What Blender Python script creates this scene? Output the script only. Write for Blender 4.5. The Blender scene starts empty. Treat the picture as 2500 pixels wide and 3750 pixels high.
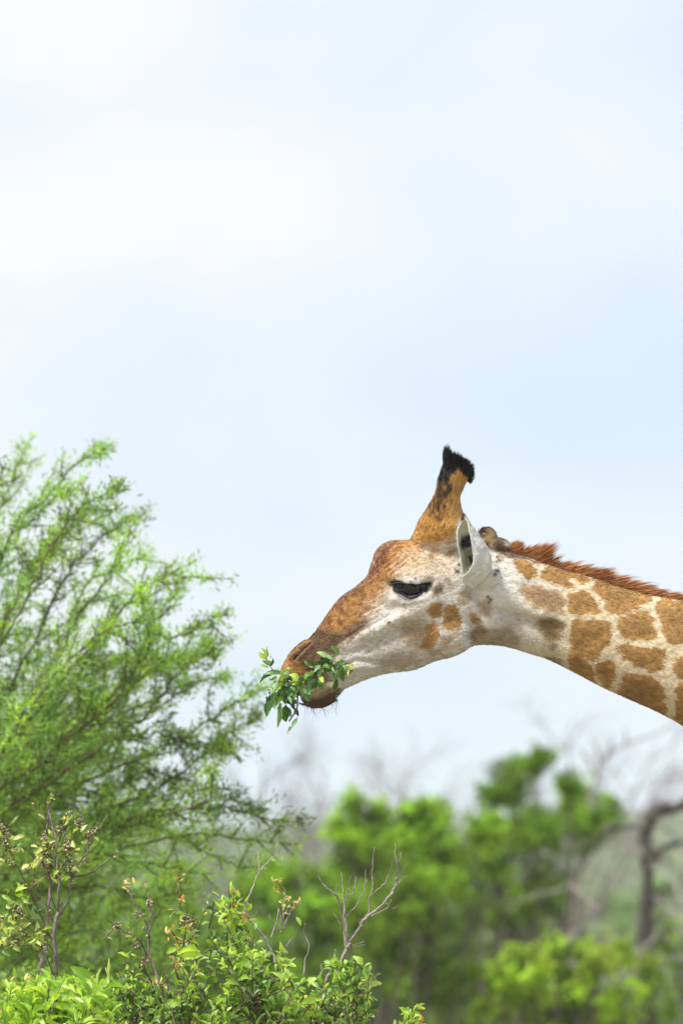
import bpy, math
import numpy as np
from mathutils import Vector, Matrix

# ------------------------------------------------------------------ camera, sky, sun, exposure
scene = bpy.context.scene
col = scene.collection
D0 = 18.0            # metres from camera to giraffe
FPX = 22917.0        # focal length in photograph pixels (220 mm lens on a 36 mm tall frame)
CAMZ = 2.6           # eye height of somebody standing in a safari truck
HOR = 3250.0
cam_d = bpy.data.cameras.new('camera')
cam = bpy.data.objects.new('camera', cam_d)
col.objects.link(cam)
cam.location = (0, -D0, CAMZ)
cam.rotation_euler = (math.radians(90), 0, 0)
cam_d.sensor_fit = 'VERTICAL'
cam_d.sensor_height = 36.0
cam_d.sensor_width = 24.0
cam_d.lens = 220.0
cam_d.shift_y = (HOR - 1875.0) / 3750.0
cam_d.clip_start = 0.5
cam_d.clip_end = 6000
cam_d.dof.use_dof = True
cam_d.dof.focus_distance = D0 - 0.08
cam_d.dof.aperture_fstop = 4.0
scene.camera = cam

SUN_EL, SUN_AZ = math.radians(58), math.radians(-62)     # azimuth from +Y towards -X
sun_d = bpy.data.lights.new('sun', 'SUN')
sun_d.energy = 2.5
sun_d.angle = math.radians(14)
sun_d.color = (1.0, 0.97, 0.92)
sun = bpy.data.objects.new('sun', sun_d)
col.objects.link(sun)
SUN_DIR = Vector((-0.44, -0.30, 0.85)).normalized()      # points towards the sun
sun.rotation_euler = SUN_DIR.to_track_quat('Z', 'Y').to_euler()
sun.location = SUN_DIR * 60

world = bpy.data.worlds.new('World')
scene.world = world
world.use_nodes = True
wn, wl = world.node_tree.nodes, world.node_tree.links
wn.clear()
def wnode(t, **k):
    n = wn.new(t)
    for a, b in k.items():
        setattr(n, a, b)
    return n
wout = wnode('ShaderNodeOutputWorld')
sky = wnode('ShaderNodeTexSky', sky_type='NISHITA')
sky.sun_disc = False
sky.sun_elevation = math.asin(SUN_DIR.z)
sky.sun_rotation = math.atan2(SUN_DIR.x, SUN_DIR.y)
bg_sky = wnode('ShaderNodeBackground')
bg_sky.inputs['Strength'].default_value = 0.05
wl.new(sky.outputs[0], bg_sky.inputs['Color'])
tc = wnode('ShaderNodeTexCoord')
sep = wnode('ShaderNodeSeparateXYZ')
wl.new(tc.outputs['Generated'], sep.inputs[0])
def wmath(op, a, b=None, clamp=False):
    n = wnode('ShaderNodeMath', operation=op)
    n.use_clamp = clamp
    for i, v in enumerate((a, b)):
        if v is None: continue
        if isinstance(v, (int, float)): n.inputs[i].default_value = v
        else: wl.new(v, n.inputs[i])
    return n.outputs[0]
mp = wnode('ShaderNodeMapping')
mp.inputs['Scale'].default_value = (1.0, 1.0, 1.7)
mp.inputs['Location'].default_value = (3.13, 1.0, 0.42)
wl.new(tc.outputs['Generated'], mp.inputs[0])
nz = wnode('ShaderNodeTexNoise')
nz.inputs['Scale'].default_value = 13.0
nz.inputs['Detail'].default_value = 3.5
nz.inputs['Roughness'].default_value = 0.42
nz.inputs['Distortion'].default_value = 0.25
wl.new(mp.outputs[0], nz.inputs['Vector'])
# sheet of cloud: bluish where thin, white where thick; brighter towards the zenith as an overcast sky is
thick = wmath('MULTIPLY', wmath('SUBTRACT', nz.outputs['Fac'], 0.34), 3.1, True)
grad = wnode('ShaderNodeMixRGB')
grad.inputs[1].default_value = (0.69, 0.825, 0.985, 1)
grad.inputs[2].default_value = (0.985, 1.0, 1.03, 1)
# the veil thickens upward and to the left, where the sun stands behind it
veil = wmath('ADD', wmath('MULTIPLY', sep.outputs['Z'], 3.8), wmath('MULTIPLY', sep.outputs['X'], -4.6))
fac = wmath('ADD', wmath('MULTIPLY', thick, 0.85), wmath('SUBTRACT', veil, 0.30), True)
wl.new(fac, grad.inputs[0])
el = wmath('MAXIMUM', sep.outputs['Z'], 0.0)
lum = wmath('ADD', wmath('MULTIPLY', el, 0.12), 0.400)
bg_c = wnode('ShaderNodeBackground')
wl.new(grad.outputs[0], bg_c.inputs['Color'])
wl.new(lum, bg_c.inputs['Strength'])
mixs = wnode('ShaderNodeMixShader')
mixs.inputs[0].default_value = 0.90
wl.new(bg_sky.outputs[0], mixs.inputs[1])
wl.new(bg_c.outputs[0], mixs.inputs[2])
wl.new(mixs.outputs[0], wout.inputs['Surface'])

scene.view_settings.view_transform = 'Standard'
scene.view_settings.look = 'None'
scene.view_settings.exposure = 1.3
scene.view_settings.gamma = 1.0
scene.view_settings.use_curve_mapping = False
scene.cycles.use_denoising = True
scene.cycles.max_bounces = 8
scene.cycles.transparent_max_bounces = 8
scene.cycles.volume_bounces = 1
scene.cycles.use_adaptive_sampling = True
scene.cycles.adaptive_threshold = 0.01

# ------------------------------------------------------------------ helpers
def at(px, py, y=0.0):
    """world point at distance D0+y whose line of sight passes photograph position px, py"""
    s = FPX / (D0 + y)
    return np.array([(px - 1250.0) / s, y, CAMZ + (HOR - py) / s])

def pxof(V):
    s = FPX / D0
    return V[:, 0] * s + 1250.0, HOR - (V[:, 2] - CAMZ) * s

def hash3(ix, iy, iz, seed):
    h = (ix.astype(np.int64) * 374761393 + iy.astype(np.int64) * 668265263 + iz.astype(np.int64) * 2147483647 + seed * 1274126177) & 0xFFFFFFFF
    h = ((h ^ (h >> 13)) * 1274126177) & 0xFFFFFFFF
    h = h ^ (h >> 16)
    return (h & 0xFFFFFF) / float(0xFFFFFF)

def vnoise(P, scale, seed=0):
    Q = P * scale
    I = np.floor(Q); F = Q - I; F = F * F * (3 - 2 * F)
    x, y, z = I[:, 0], I[:, 1], I[:, 2]
    r = 0
    for dx in (0, 1):
        for dy in (0, 1):
            for dz in (0, 1):
                w = (F[:, 0] if dx else 1 - F[:, 0]) * (F[:, 1] if dy else 1 - F[:, 1]) * (F[:, 2] if dz else 1 - F[:, 2])
                r = r + w * hash3(x + dx, y + dy, z + dz, seed)
    return r

def fbm(P, scale, seed=0, octv=3):
    a, t, n = 1.0, 0.0, 0.0
    for i in range(octv):
        t = t + a * vnoise(P, scale * 2 ** i, seed + 17 * i); n += a; a *= 0.5
    return t / n

def tag(o, label=None, cat=None, group=None, kind=None):
    if label: o['label'] = label
    if cat: o['category'] = cat
    if group: o['group'] = group
    if kind: o['kind'] = kind
    return o

def empty(name, loc=(0, 0, 0), label=None, cat=None, group=None):
    o = bpy.data.objects.new(name, None)
    col.objects.link(o)
    o.location = loc
    o.empty_display_size = 0.2
    return tag(o, label, cat, group)

def link(name, me, parent=None):
    o = bpy.data.objects.new(name, me)
    col.objects.link(o)
    if parent is not None:
        o.parent = parent
        o.matrix_parent_inverse = Matrix.Translation(-Vector(parent.location))
    return o

def mesh_np(name, V, F, mat, cols=None, smooth=True):
    """F: list of int arrays, each (n,3) or (n,4)"""
    me = bpy.data.meshes.new(name)
    V = np.ascontiguousarray(V, dtype=np.float32)
    F = [np.asarray(f, dtype=np.int32) for f in F if len(f)]
    loops = np.concatenate([f.ravel() for f in F])
    tot = np.concatenate([np.full(len(f), f.shape[1], np.int32) for f in F])
    start = np.concatenate([[0], np.cumsum(tot)[:-1]]).astype(np.int32)
    me.vertices.add(len(V)); me.vertices.foreach_set('co', V.ravel())
    me.loops.add(len(loops)); me.loops.foreach_set('vertex_index', loops)
    me.polygons.add(len(tot))
    me.polygons.foreach_set('loop_start', start)
    me.polygons.foreach_set('loop_total', tot)
    me.polygons.foreach_set('use_smooth', np.full(len(tot), smooth))
    me.update(calc_edges=True)
    me.validate()
    if cols is not None:
        a = me.color_attributes.new('col', 'FLOAT_COLOR', 'POINT')
        c = np.ones((len(V), 4), np.float32); c[:, :3] = cols
        a.data.foreach_set('color', c.ravel())
    me.materials.append(mat)
    return me

class Acc:
    def __init__(s): s.V, s.T, s.Q, s.C, s.n = [], [], [], [], 0
    def add(s, V, T=None, Q=None, C=None):
        s.V.append(V)
        if T is not None and len(T): s.T.append(np.asarray(T) + s.n)
        if Q is not None and len(Q): s.Q.append(np.asarray(Q) + s.n)
        if C is not None: s.C.append(np.broadcast_to(C, (len(V), 3)))
        s.n += len(V)
    def mesh(s, name, mat, smooth=True):
        F = []
        if s.T: F.append(np.concatenate(s.T))
        if s.Q: F.append(np.concatenate(s.Q))
        return mesh_np(name, np.concatenate(s.V), F, mat, np.concatenate(s.C) if s.C else None, smooth)

def unit(v):
    return v / (np.linalg.norm(v, axis=-1, keepdims=True) + 1e-9)

def smooth_path(P, n=4):
    P = np.asarray(P, float)
    if len(P) < 3: 
        t = np.linspace(0, 1, n + 1)[:, None]
        return P[0] * (1 - t) + P[-1] * t
    E = np.vstack([2 * P[0] - P[1], P, 2 * P[-1] - P[-2]])
    out = []
    for i in range(1, len(E) - 2):
        for k in range(n):
            t = k / n
            out.append(0.5 * ((2 * E[i]) + (-E[i-1] + E[i+1]) * t + (2*E[i-1] - 5*E[i] + 4*E[i+1] - E[i+2]) * t*t + (-E[i-1] + 3*E[i] - 3*E[i+1] + E[i+2]) * t**3))
    out.append(P[-1])
    return np.array(out)

def tube(acc, P, R, seg=6, C=None):
    P = np.asarray(P, float); R = np.broadcast_to(np.asarray(R, float), (len(P),))
    T = unit(np.gradient(P, axis=0))
    ref = np.array([0.3, 1.0, 0.2]) if abs(T[0, 1]) < 0.8 else np.array([1.0, 0.1, 0.0])
    A = unit(np.cross(T, ref)); B = np.cross(T, A)
    th = np.linspace(0, 2 * math.pi, seg, endpoint=False)
    V = P[:, None] + R[:, None, None] * (A[:, None] * np.cos(th)[None, :, None] + B[:, None] * np.sin(th)[None, :, None])
    n = len(P); V = V.reshape(-1, 3)
    i = np.arange(n - 1)[:, None] * seg; j = np.arange(seg)[None]; j2 = (j + 1) % seg
    Q = np.stack([i + j, i + j2, i + seg + j2, i + seg + j], -1).reshape(-1, 4)
    V = np.vstack([V, P[-1:]])
    b = (n - 1) * seg
    Tt = np.stack([b + np.arange(seg), b + (np.arange(seg) + 1) % seg, np.full(seg, n * seg)], -1)
    acc.add(V, Tt, Q, C)

def taper(n, r0, r1, p=1.0):
    return r0 + (r1 - r0) * np.linspace(0, 1, n) ** p

# ---- leaves
def leaf_template(kind):
    if kind.startswith('toothed'):
        ys = [0, .10, .20, .30, .40, .50, .60, .70, .80, .90, 1.0]
        base = [0.04, .20, .34, .42, .47, .50, .46, .40, .29, .15, 0]
        ws = [w * (1.08 if i % 2 else .93) for i, w in enumerate(base)]
    elif kind == 'round':
        ys = [0, .15, .35, .55, .75, .92, 1.0]
        ws = [0.03, .32, .48, .52, .46, .24, 0]
    else:
        ys = [0, .5, 1.0]
        ws = [0.02, .5, 0]
    V, T = [], []
    for y, w in zip(ys, ws):
        V += [(-w, y, 0.22 * w), (0, y, 0), (w, y, 0.22 * w)]
    if kind.startswith('toothed'):
        k = {'toothed': 0, 'toothed_b': 1, 'toothed_c': 2, 'toothed_d': 3}[kind]
        W2 = []
        for i, (x, y, z) in enumerate(V):
            tw = (-.7, .3, .9, -.2)[k] * (y - .3)                       # twist along the blade
            fold = (0.15, .4, .3, .6)[k]
            zz = abs(x) * fold + 0.05 * math.sin(11 * y + 3 * x + k) * (1 if x else 0)
            bend = (.10, -.14, .05, .2)[k] * math.sin(math.pi * y)         # sideways sweep of the midrib
            W2.append((x * math.cos(tw) - zz * math.sin(tw) + bend, y + (0.03 if x else 0), zz * math.cos(tw) + x * math.sin(tw)))
        V = W2
    for r in range(len(ys) - 1):
        a = r * 3
        for k in (0, 1):
            T += [(a + k, a + k + 1, a + k + 4), (a + k, a + k + 4, a + k + 3)]
    V = np.array(V, float); T = np.array(T)
    mid = np.tile([0., 1., 0.], len(V) // 3)
    return V, T, mid
LT = {k: leaf_template(k) for k in ('toothed', 'toothed_b', 'toothed_c', 'toothed_d', 'round', 'simple')}
TOOTH = ['toothed', 'toothed_b', 'toothed_c', 'toothed_d']

def leaves_np(kind, O, D, N, L, W, curl, C, acc, midc=1.35):
    """many leaves in one go: origins, directions, normals, lengths, widths (full), curl, colours"""
    V, T, mid = LT[kind]
    O, D, N = map(lambda a: np.asarray(a, float), (O, D, N))
    n = len(O)
    if n == 0: return
    D = unit(D); S = unit(np.cross(D, N)); N = np.cross(S, D)
    L = np.broadcast_to(L, (n,)); W = np.broadcast_to(W, (n,)); curl = np.broadcast_to(curl, (n,))
    x, y, z = V[:, 0], V[:, 1], V[:, 2]
    P = O[:, None] + D[:, None] * (L[:, None] * (y - 0.15 * np.abs(curl)[:, None] * y**3))[..., None] \
        + S[:, None] * (W[:, None] * x)[..., None] \
        + N[:, None] * (W[:, None] * z - curl[:, None] * L[:, None] * y**2)[..., None]
    C = np.broadcast_to(C, (n, 3))
    CC = C[:, None] * (1 + (midc - 1) * mid)[None, :, None] * (1 + (.25 * (y - .5) if midc > 1 else 0 * y))[None, :, None]
    TT = (T[None] + (np.arange(n) * len(V))[:, None, None]).reshape(-1, 3)
    acc.add(P.reshape(-1, 3), TT, None, CC.reshape(-1, 3))

# ------------------------------------------------------------------ materials
def mat_base(name):
    m = bpy.data.materials.new(name); m.use_nodes = True
    nt = m.node_tree; nt.nodes.clear()
    return m, nt.nodes, nt.links

def attr_mat(name, rough=0.6, trans=0.0, spec=0.3, nscale=60, namp=0.25, bump=0.0, bscale=300, bdist=0.002, sheen=0.0, stretch=None):
    m, N, L = mat_base(name)
    out = N.new('ShaderNodeOutputMaterial')
    b = N.new('ShaderNodeBsdfPrincipled')
    a = N.new('ShaderNodeAttribute'); a.attribute_name = 'col'
    t = N.new('ShaderNodeTexCoord')
    mpn = N.new('ShaderNodeMapping')
    if stretch: mpn.inputs['Scale'].default_value = stretch[0]; mpn.inputs['Rotation'].default_value = stretch[1]
    L.new(t.outputs['Object'], mpn.inputs[0])
    nzn = N.new('ShaderNodeTexNoise'); nzn.inputs['Scale'].default_value = nscale; nzn.inputs['Detail'].default_value = 4
    nzn.inputs['Roughness'].default_value = 0.65
    L.new(mpn.outputs[0], nzn.inputs['Vector'])
    mr = N.new('ShaderNodeMapRange'); mr.inputs[1].default_value = 0.3; mr.inputs[2].default_value = 0.7
    mr.inputs[3].default_value = 1 - namp; mr.inputs[4].default_value = 1 + namp
    L.new(nzn.outputs['Fac'], mr.inputs[0])
    mx = N.new('ShaderNodeVectorMath'); mx.operation = 'SCALE'
    L.new(a.outputs['Color'], mx.inputs[0]); L.new(mr.outputs[0], mx.inputs['Scale'])
    L.new(mx.outputs[0], b.inputs['Base Color'])
    b.inputs['Roughness'].default_value = rough
    b.inputs['Specular IOR Level'].default_value = spec
    if sheen:
        b.inputs['Sheen Weight'].default_value = sheen
    if bump:
        n2 = N.new('ShaderNodeTexNoise'); n2.inputs['Scale'].default_value = bscale; n2.inputs['Detail'].default_value = 3
        L.new(mpn.outputs[0], n2.inputs['Vector'])
        bp = N.new('ShaderNodeBump'); bp.inputs['Strength'].default_value = bump; bp.inputs['Distance'].default_value = bdist
        L.new(n2.outputs['Fac'], bp.inputs['Height']); L.new(bp.outputs[0], b.inputs['Normal'])
    if trans:
        tr = N.new('ShaderNodeBsdfTranslucent'); ms = N.new('ShaderNodeMixShader'); ms.inputs[0].default_value = trans
        gm = N.new('ShaderNodeVectorMath'); gm.operation = 'MULTIPLY'; gm.inputs[1].default_value = (1.25, 1.15, 0.5)
        L.new(mx.outputs[0], gm.inputs[0]); L.new(gm.outputs[0], tr.inputs['Color'])
        L.new(b.outputs[0], ms.inputs[1]); L.new(tr.outputs[0], ms.inputs[2]); L.new(ms.outputs[0], out.inputs[0])
    else:
        L.new(b.outputs[0], out.inputs[0])
    return m

M_hide = attr_mat('short_coat', 0.75, 0, 0.18, 190, 0.12, 0.35, 420, 0.003, 0.15, ((0.45, 1, 1.3), (0, 0.4, 0)))
M_hair = attr_mat('hair', 0.55, 0, 0.25, 80, 0.2)
M_leaf = attr_mat('leaf', 0.38, 0.42, 0.4, 45, 0.16)
M_leaf_far = attr_mat('far_leaf', 0.6, 0.45, 0.25, 2.0, 0.25)
M_bark = attr_mat('bark', 0.85, 0, 0.15, 90, 0.45, 0.6, 160, 0.004)
M_ground = attr_mat('ground', 0.95, 0, 0.1, 0.3, 0.35, 0.4, 4, 0.05)
def plain(name, c, rough, spec=0.5):
    m, N, L = mat_base(name)
    out = N.new('ShaderNodeOutputMaterial'); b = N.new('ShaderNodeBsdfPrincipled')
    nzn = N.new('ShaderNodeTexNoise'); nzn.inputs['Scale'].default_value = 40
    rp = N.new('ShaderNodeMixRGB'); rp.inputs[1].default_value = (*[x * .8 for x in c], 1); rp.inputs[2].default_value = (*[x * 1.2 for x in c], 1)
    L.new(nzn.outputs['Fac'], rp.inputs[0]); L.new(rp.outputs[0], b.inputs['Base Color'])
    b.inputs['Roughness'].default_value = rough; b.inputs['Specular IOR Level'].default_value = spec
    L.new(b.outputs[0], out.inputs[0]); return m
M_eye = plain('wet_eye', (0.006, 0.004, 0.004), 0.08)
M_hoof = plain('hoof_horn', (0.05, 0.04, 0.03), 0.5)

# ------------------------------------------------------------------ ground and far country
def terrain_h(X, Y):
    P = np.stack([X / 400, Y / 400, np.zeros_like(X)], 1)
    rise = np.clip((Y - 330) / 620, 0, 1.2)
    rise = rise * rise * (3 - 2 * np.clip(rise, 0, 1))
    h = rise * (9.0 + 6.0 * (vnoise(P, 2.3, 5) - 0.35) + 2.2 * np.clip(X / 60, -1.2, 2.2))
    P2 = np.stack([X, Y, np.zeros_like(X)], 1)
    return h + (fbm(P2, 0.03, 9) - 0.5) * np.clip((Y - 60) / 100, 0, 1) * 1.2 - np.clip((Y - 70) / 60, 0, 1) * 0.9

ys = np.concatenate([np.linspace(-40, 60, 26), np.linspace(65, 330, 46), np.linspace(340, 1500, 90)])
xs = np.linspace(-1, 1, 121); xs = np.sign(xs) * np.abs(xs) ** 1.8 * 900
GX, GY = np.meshgrid(xs, ys)
gx, gy = GX.ravel(), GY.ravel()
gz = terrain_h(gx, gy)
GP = np.stack([gx, gy, gz], 1)
nn = fbm(GP, 0.05, 3, 4)[:, None]
nf = np.clip((gy[:, None] - 60) / 60, 0, 1)
gc = (np.array([0.10, 0.16, 0.075]) * (1 - nn) + np.array([0.16, 0.19, 0.11]) * nn) * nf + (np.array([0.20, 0.17, 0.10]) * (1 - nn) + np.array([0.30, 0.25, 0.17]) * nn) * (1 - nf)
ni, nj = len(ys), len(xs)
ii, jj = np.meshgrid(np.arange(ni - 1), np.arange(nj - 1), indexing='ij')
a0 = (ii * nj + jj).ravel()
Q = np.stack([a0, a0 + 1, a0 + nj + 1, a0 + nj], 1)
g = link('ground', mesh_np('ground', GP, [Q], M_ground, gc))
tag(g, kind='structure')

rng = np.random.default_rng(11)
def blob_leaves(rng, acc, centres, radii, per, size, cols, kind='simple', aspect=1.6, jitter=0.25):
    """leaf sprays spread in small ellipsoids; centres (n,3), radii (n,3)"""
    n = len(centres)
    u = unit(rng.normal(size=(n, per, 3))) * (rng.random((n, per, 1)) ** 0.45)
    O = (centres[:, None] + u * radii[:, None]).reshape(-1, 3)
    m = len(O)
    N = unit(u.reshape(-1, 3) * 0.7 + rng.normal(size=(m, 3)) * 0.6 + np.array([0, 0, 0.55]))
    D = rng.normal(size=(m, 3))
    L = size * (0.7 + 0.6 * rng.random(m))
    c = np.repeat(cols, per, axis=0) * (1 + jitter * rng.normal(size=(m, 1)) * 0.6)
    leaves_np(kind, O, D, N, L * 1.0, L / aspect * 1.2, 0.15, np.clip(c, 0.004, 1), acc, 1.0)

# far scrub and woodland on the hill: nobody could count it
acc = Acc()
nC = 2600
Yc = 130 + 800 * rng.random(nC) ** 1.1
Xc = (rng.random(nC) * 2 - 1) * (6 + (Yc + 18) * 0.075)
Zc = terrain_h(Xc, Yc)
R = (0.7 + 1.5 * rng.random(nC) ** 2) * (0.8 + Yc / 700)
cen = np.stack([Xc, Yc, Zc + R * 0.6], 1)
cc = np.array([0.155, 0.225, 0.12]) * (0.7 + 0.7 * rng.random((nC, 1))) + np.array([0.035, 0.02, 0.012]) * rng.random((nC, 1))
blob_leaves(rng, acc, cen, np.stack([R, R, R * 0.75], 1), 26, 0.0, cc) if False else None
u = unit(rng.normal(size=(nC, 34, 3))) * (rng.random((nC, 34, 1)) ** 0.35)
O = (cen[:, None] + u * np.stack([R, R, R * 0.75], 1)[:, None]).reshape(-1, 3)
N_ = unit(u.reshape(-1, 3) + rng.normal(size=(len(O), 3)) * 0.4 + np.array([0, 0, .4]))
leaves_np('simple', O, rng.normal(size=(len(O), 3)), N_, np.repeat(R, 34) * 0.55, np.repeat(R, 34) * 0.45, 0.1,
          np.repeat(cc, 34, axis=0) * (0.75 + 0.5 * rng.random((len(O), 1))), acc, 1.0)
o = link('hillside_scrub', acc.mesh('hillside_scrub', M_leaf_far)); tag(o, 'pale green bush country covering the far plain and hillside', 'scrub', kind='stuff')

# ------------------------------------------------------------------ generic woody growth
def grow(rng, acc, p, d, L, r, lvl, maxl, tips, wander=0.25, trop=(0, 0, 0.1), nch=4, ratio=0.6, spread=0.7, C=(0.1, 0.09, 0.08), seg=5, start=0.25):
    n = 6
    P = [np.array(p, float)]
    d = unit(np.array(d, float))
    for i in range(n):
        d = unit(d + rng.normal(size=3) * wander * 0.45 + np.array(trop) * 0.3)
        P.append(P[-1] + d * L / n)
    P = np.array(P)
    tube(acc, P, taper(len(P), r, r * 0.35), seg if lvl < 2 else 3, C)
    if lvl >= maxl:
        tips.append((P, d)); return
    for k in range(nch):
        t = start + (1 - start) * (k + rng.random() * 0.8) / nch
        i = min(int(t * n), n - 1)
        q = P[i] + (P[i + 1] - P[i]) * (t * n - i)
        dd = unit(P[i + 1] - P[i])
        side = unit(np.cross(dd, rng.normal(size=3)))
        grow(rng, acc, q, dd * (1 - spread * .5) + side * spread, L * ratio * (1.15 - 0.5 * t), r * (0.62 - 0.2 * t), lvl + 1, maxl, tips, wander, trop, nch, ratio, spread, C, seg, start)
    tips.append((P, d))

def bush(label, stem_px, depth, lobes, base_col, leaf=0.05, dens=1.0, seed=0, var=0.75, stem_c=(0.10, 0.085, 0.07), group=None, name='leafy_tree', tip_col=None, cat='tree'):
    """tree or tall bush: trunk and limbs run from the ground to each lobe of the crown; lobes in photograph px at the given depth"""
    rng = np.random.default_rng(seed)
    s = FPX / (D0 + depth)
    base = at(stem_px, HOR, depth); base[2] = float(terrain_h(np.array([base[0]]), np.array([depth]))[0]) - 0.05
    root = empty(name, tuple(base), label, cat, group)
    wood = Acc(); fol = Acc()
    fork = base + np.array([0.0, 0, 0.7])
    tube(wood, smooth_path([base, base + np.array([.03, 0, .35]), fork]), taper(9, 0.06, 0.045), 8, stem_c)
    for (lx, ly, rx, ry, shade) in lobes:
        c = at(lx, ly, depth + rng.normal() * 0.45)
        a, b = rx / s * .9, ry / s * .9
        mid = fork * 0.5 + c * 0.5 + rng.normal(size=3) * 0.12 + np.array([0, 0, -0.1])
        P = smooth_path([fork, mid, c], 4)
        tube(wood, P, taper(len(P), 0.022, 0.009), 5, stem_c)
        nb = max(5, int(46 * dens * (a * b) ** 0.75 / 0.25 ** 1.5 * 0.5))
        u = unit(rng.normal(size=(nb, 3))) * (0.25 + 0.8 * rng.random((nb, 1)) ** 0.5)
        cen = c + u * np.array([a, (a + b) / 2, b])
        for q in cen[::2]:
            tube(wood, smooth_path([c, (c + q) / 2 + rng.normal(size=3) * 0.03, q], 2), taper(5, 0.009, 0.003), 3, stem_c)
        if ly < 3200:
            for k in range(3):
                a_ = rng.random() * math.pi
                e_ = c + np.array([math.cos(a_) * a, rng.normal() * a * .4, math.sin(a_) * b]) * (1.0 + .38 * rng.random())
                tube(wood, smooth_path([c, (c + e_) / 2, e_], 2), taper(5, 0.010, 0.003), 3, stem_c)
                ex = c + (e_ - c) * (.6 + .5 * rng.random((3, 1))) + rng.normal(size=(3, 3)) * .04
                cen = np.vstack([cen, ex]); u = np.vstack([u, unit(ex - c)])
        nb = len(cen)
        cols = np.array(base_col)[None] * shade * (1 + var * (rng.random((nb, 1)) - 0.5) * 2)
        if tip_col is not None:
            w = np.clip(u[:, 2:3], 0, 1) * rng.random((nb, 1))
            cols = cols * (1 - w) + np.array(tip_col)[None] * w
        rr = np.array([0.085, 0.085, 0.075])[None] * (0.7 + 0.8 * rng.random((nb, 1))) * (leaf / 0.05) ** 0.5
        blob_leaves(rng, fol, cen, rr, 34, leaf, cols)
    link('trunk', wood.mesh('trunk', M_bark), root)
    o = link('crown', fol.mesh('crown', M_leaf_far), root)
    return root

G1 = (0.19, 0.345, 0.02)      # fresh bush green
G2 = (0.19, 0.36, 0.02)
G3 = (0.18, 0.26, 0.08)
grp = 'leafy trees and bushes behind the giraffe'
bush('bright green bush with one upright column of leaves, right of the low acacia twigs', 1330, 30,
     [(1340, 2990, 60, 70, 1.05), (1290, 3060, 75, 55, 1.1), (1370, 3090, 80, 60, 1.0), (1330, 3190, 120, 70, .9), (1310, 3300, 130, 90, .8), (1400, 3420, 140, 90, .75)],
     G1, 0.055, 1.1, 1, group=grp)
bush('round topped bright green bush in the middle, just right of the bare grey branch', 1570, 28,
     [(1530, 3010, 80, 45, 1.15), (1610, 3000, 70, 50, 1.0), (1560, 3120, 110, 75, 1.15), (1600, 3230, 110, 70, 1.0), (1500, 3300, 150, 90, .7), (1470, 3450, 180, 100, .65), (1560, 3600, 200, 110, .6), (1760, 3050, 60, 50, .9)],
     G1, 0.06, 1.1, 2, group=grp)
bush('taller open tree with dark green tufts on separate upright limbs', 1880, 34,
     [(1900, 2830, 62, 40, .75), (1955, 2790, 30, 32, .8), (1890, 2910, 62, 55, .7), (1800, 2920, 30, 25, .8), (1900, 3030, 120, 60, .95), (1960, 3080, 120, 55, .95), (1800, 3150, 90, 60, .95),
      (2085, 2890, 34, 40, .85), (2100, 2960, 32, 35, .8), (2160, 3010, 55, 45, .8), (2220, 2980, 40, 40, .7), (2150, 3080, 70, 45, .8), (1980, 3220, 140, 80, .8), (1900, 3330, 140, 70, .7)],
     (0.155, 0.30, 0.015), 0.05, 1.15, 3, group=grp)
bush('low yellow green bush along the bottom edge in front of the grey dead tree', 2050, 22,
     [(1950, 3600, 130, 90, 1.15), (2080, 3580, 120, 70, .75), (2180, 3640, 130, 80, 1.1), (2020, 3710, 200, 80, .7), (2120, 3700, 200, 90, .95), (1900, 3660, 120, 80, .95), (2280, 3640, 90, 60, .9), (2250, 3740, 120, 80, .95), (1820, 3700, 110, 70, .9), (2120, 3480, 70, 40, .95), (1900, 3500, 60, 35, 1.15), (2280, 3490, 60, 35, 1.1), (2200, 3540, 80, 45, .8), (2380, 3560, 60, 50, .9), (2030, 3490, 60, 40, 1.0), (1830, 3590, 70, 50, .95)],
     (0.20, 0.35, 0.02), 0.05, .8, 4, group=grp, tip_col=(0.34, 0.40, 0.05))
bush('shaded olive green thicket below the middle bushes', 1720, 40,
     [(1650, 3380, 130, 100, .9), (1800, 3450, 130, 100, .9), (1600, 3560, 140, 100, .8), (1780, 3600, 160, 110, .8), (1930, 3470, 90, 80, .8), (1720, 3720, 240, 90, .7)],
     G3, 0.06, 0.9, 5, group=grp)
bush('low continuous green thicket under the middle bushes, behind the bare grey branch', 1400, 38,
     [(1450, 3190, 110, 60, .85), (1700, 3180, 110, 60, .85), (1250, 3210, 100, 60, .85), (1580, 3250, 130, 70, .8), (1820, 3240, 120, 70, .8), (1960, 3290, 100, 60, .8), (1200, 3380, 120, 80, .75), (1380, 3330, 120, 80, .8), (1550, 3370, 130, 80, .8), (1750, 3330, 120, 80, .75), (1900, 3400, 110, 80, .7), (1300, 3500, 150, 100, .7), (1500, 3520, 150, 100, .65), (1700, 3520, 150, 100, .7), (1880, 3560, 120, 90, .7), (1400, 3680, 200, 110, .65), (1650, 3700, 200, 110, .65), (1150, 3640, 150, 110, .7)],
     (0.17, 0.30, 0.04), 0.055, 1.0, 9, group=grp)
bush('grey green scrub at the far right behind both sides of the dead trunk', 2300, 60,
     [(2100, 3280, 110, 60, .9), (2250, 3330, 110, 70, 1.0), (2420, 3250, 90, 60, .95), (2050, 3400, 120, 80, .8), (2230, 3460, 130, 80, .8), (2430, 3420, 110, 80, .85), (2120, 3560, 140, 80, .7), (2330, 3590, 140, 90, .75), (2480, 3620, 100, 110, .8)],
     (0.24, 0.38, 0.18), 0.06, .85, 10, group=grp)
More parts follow.
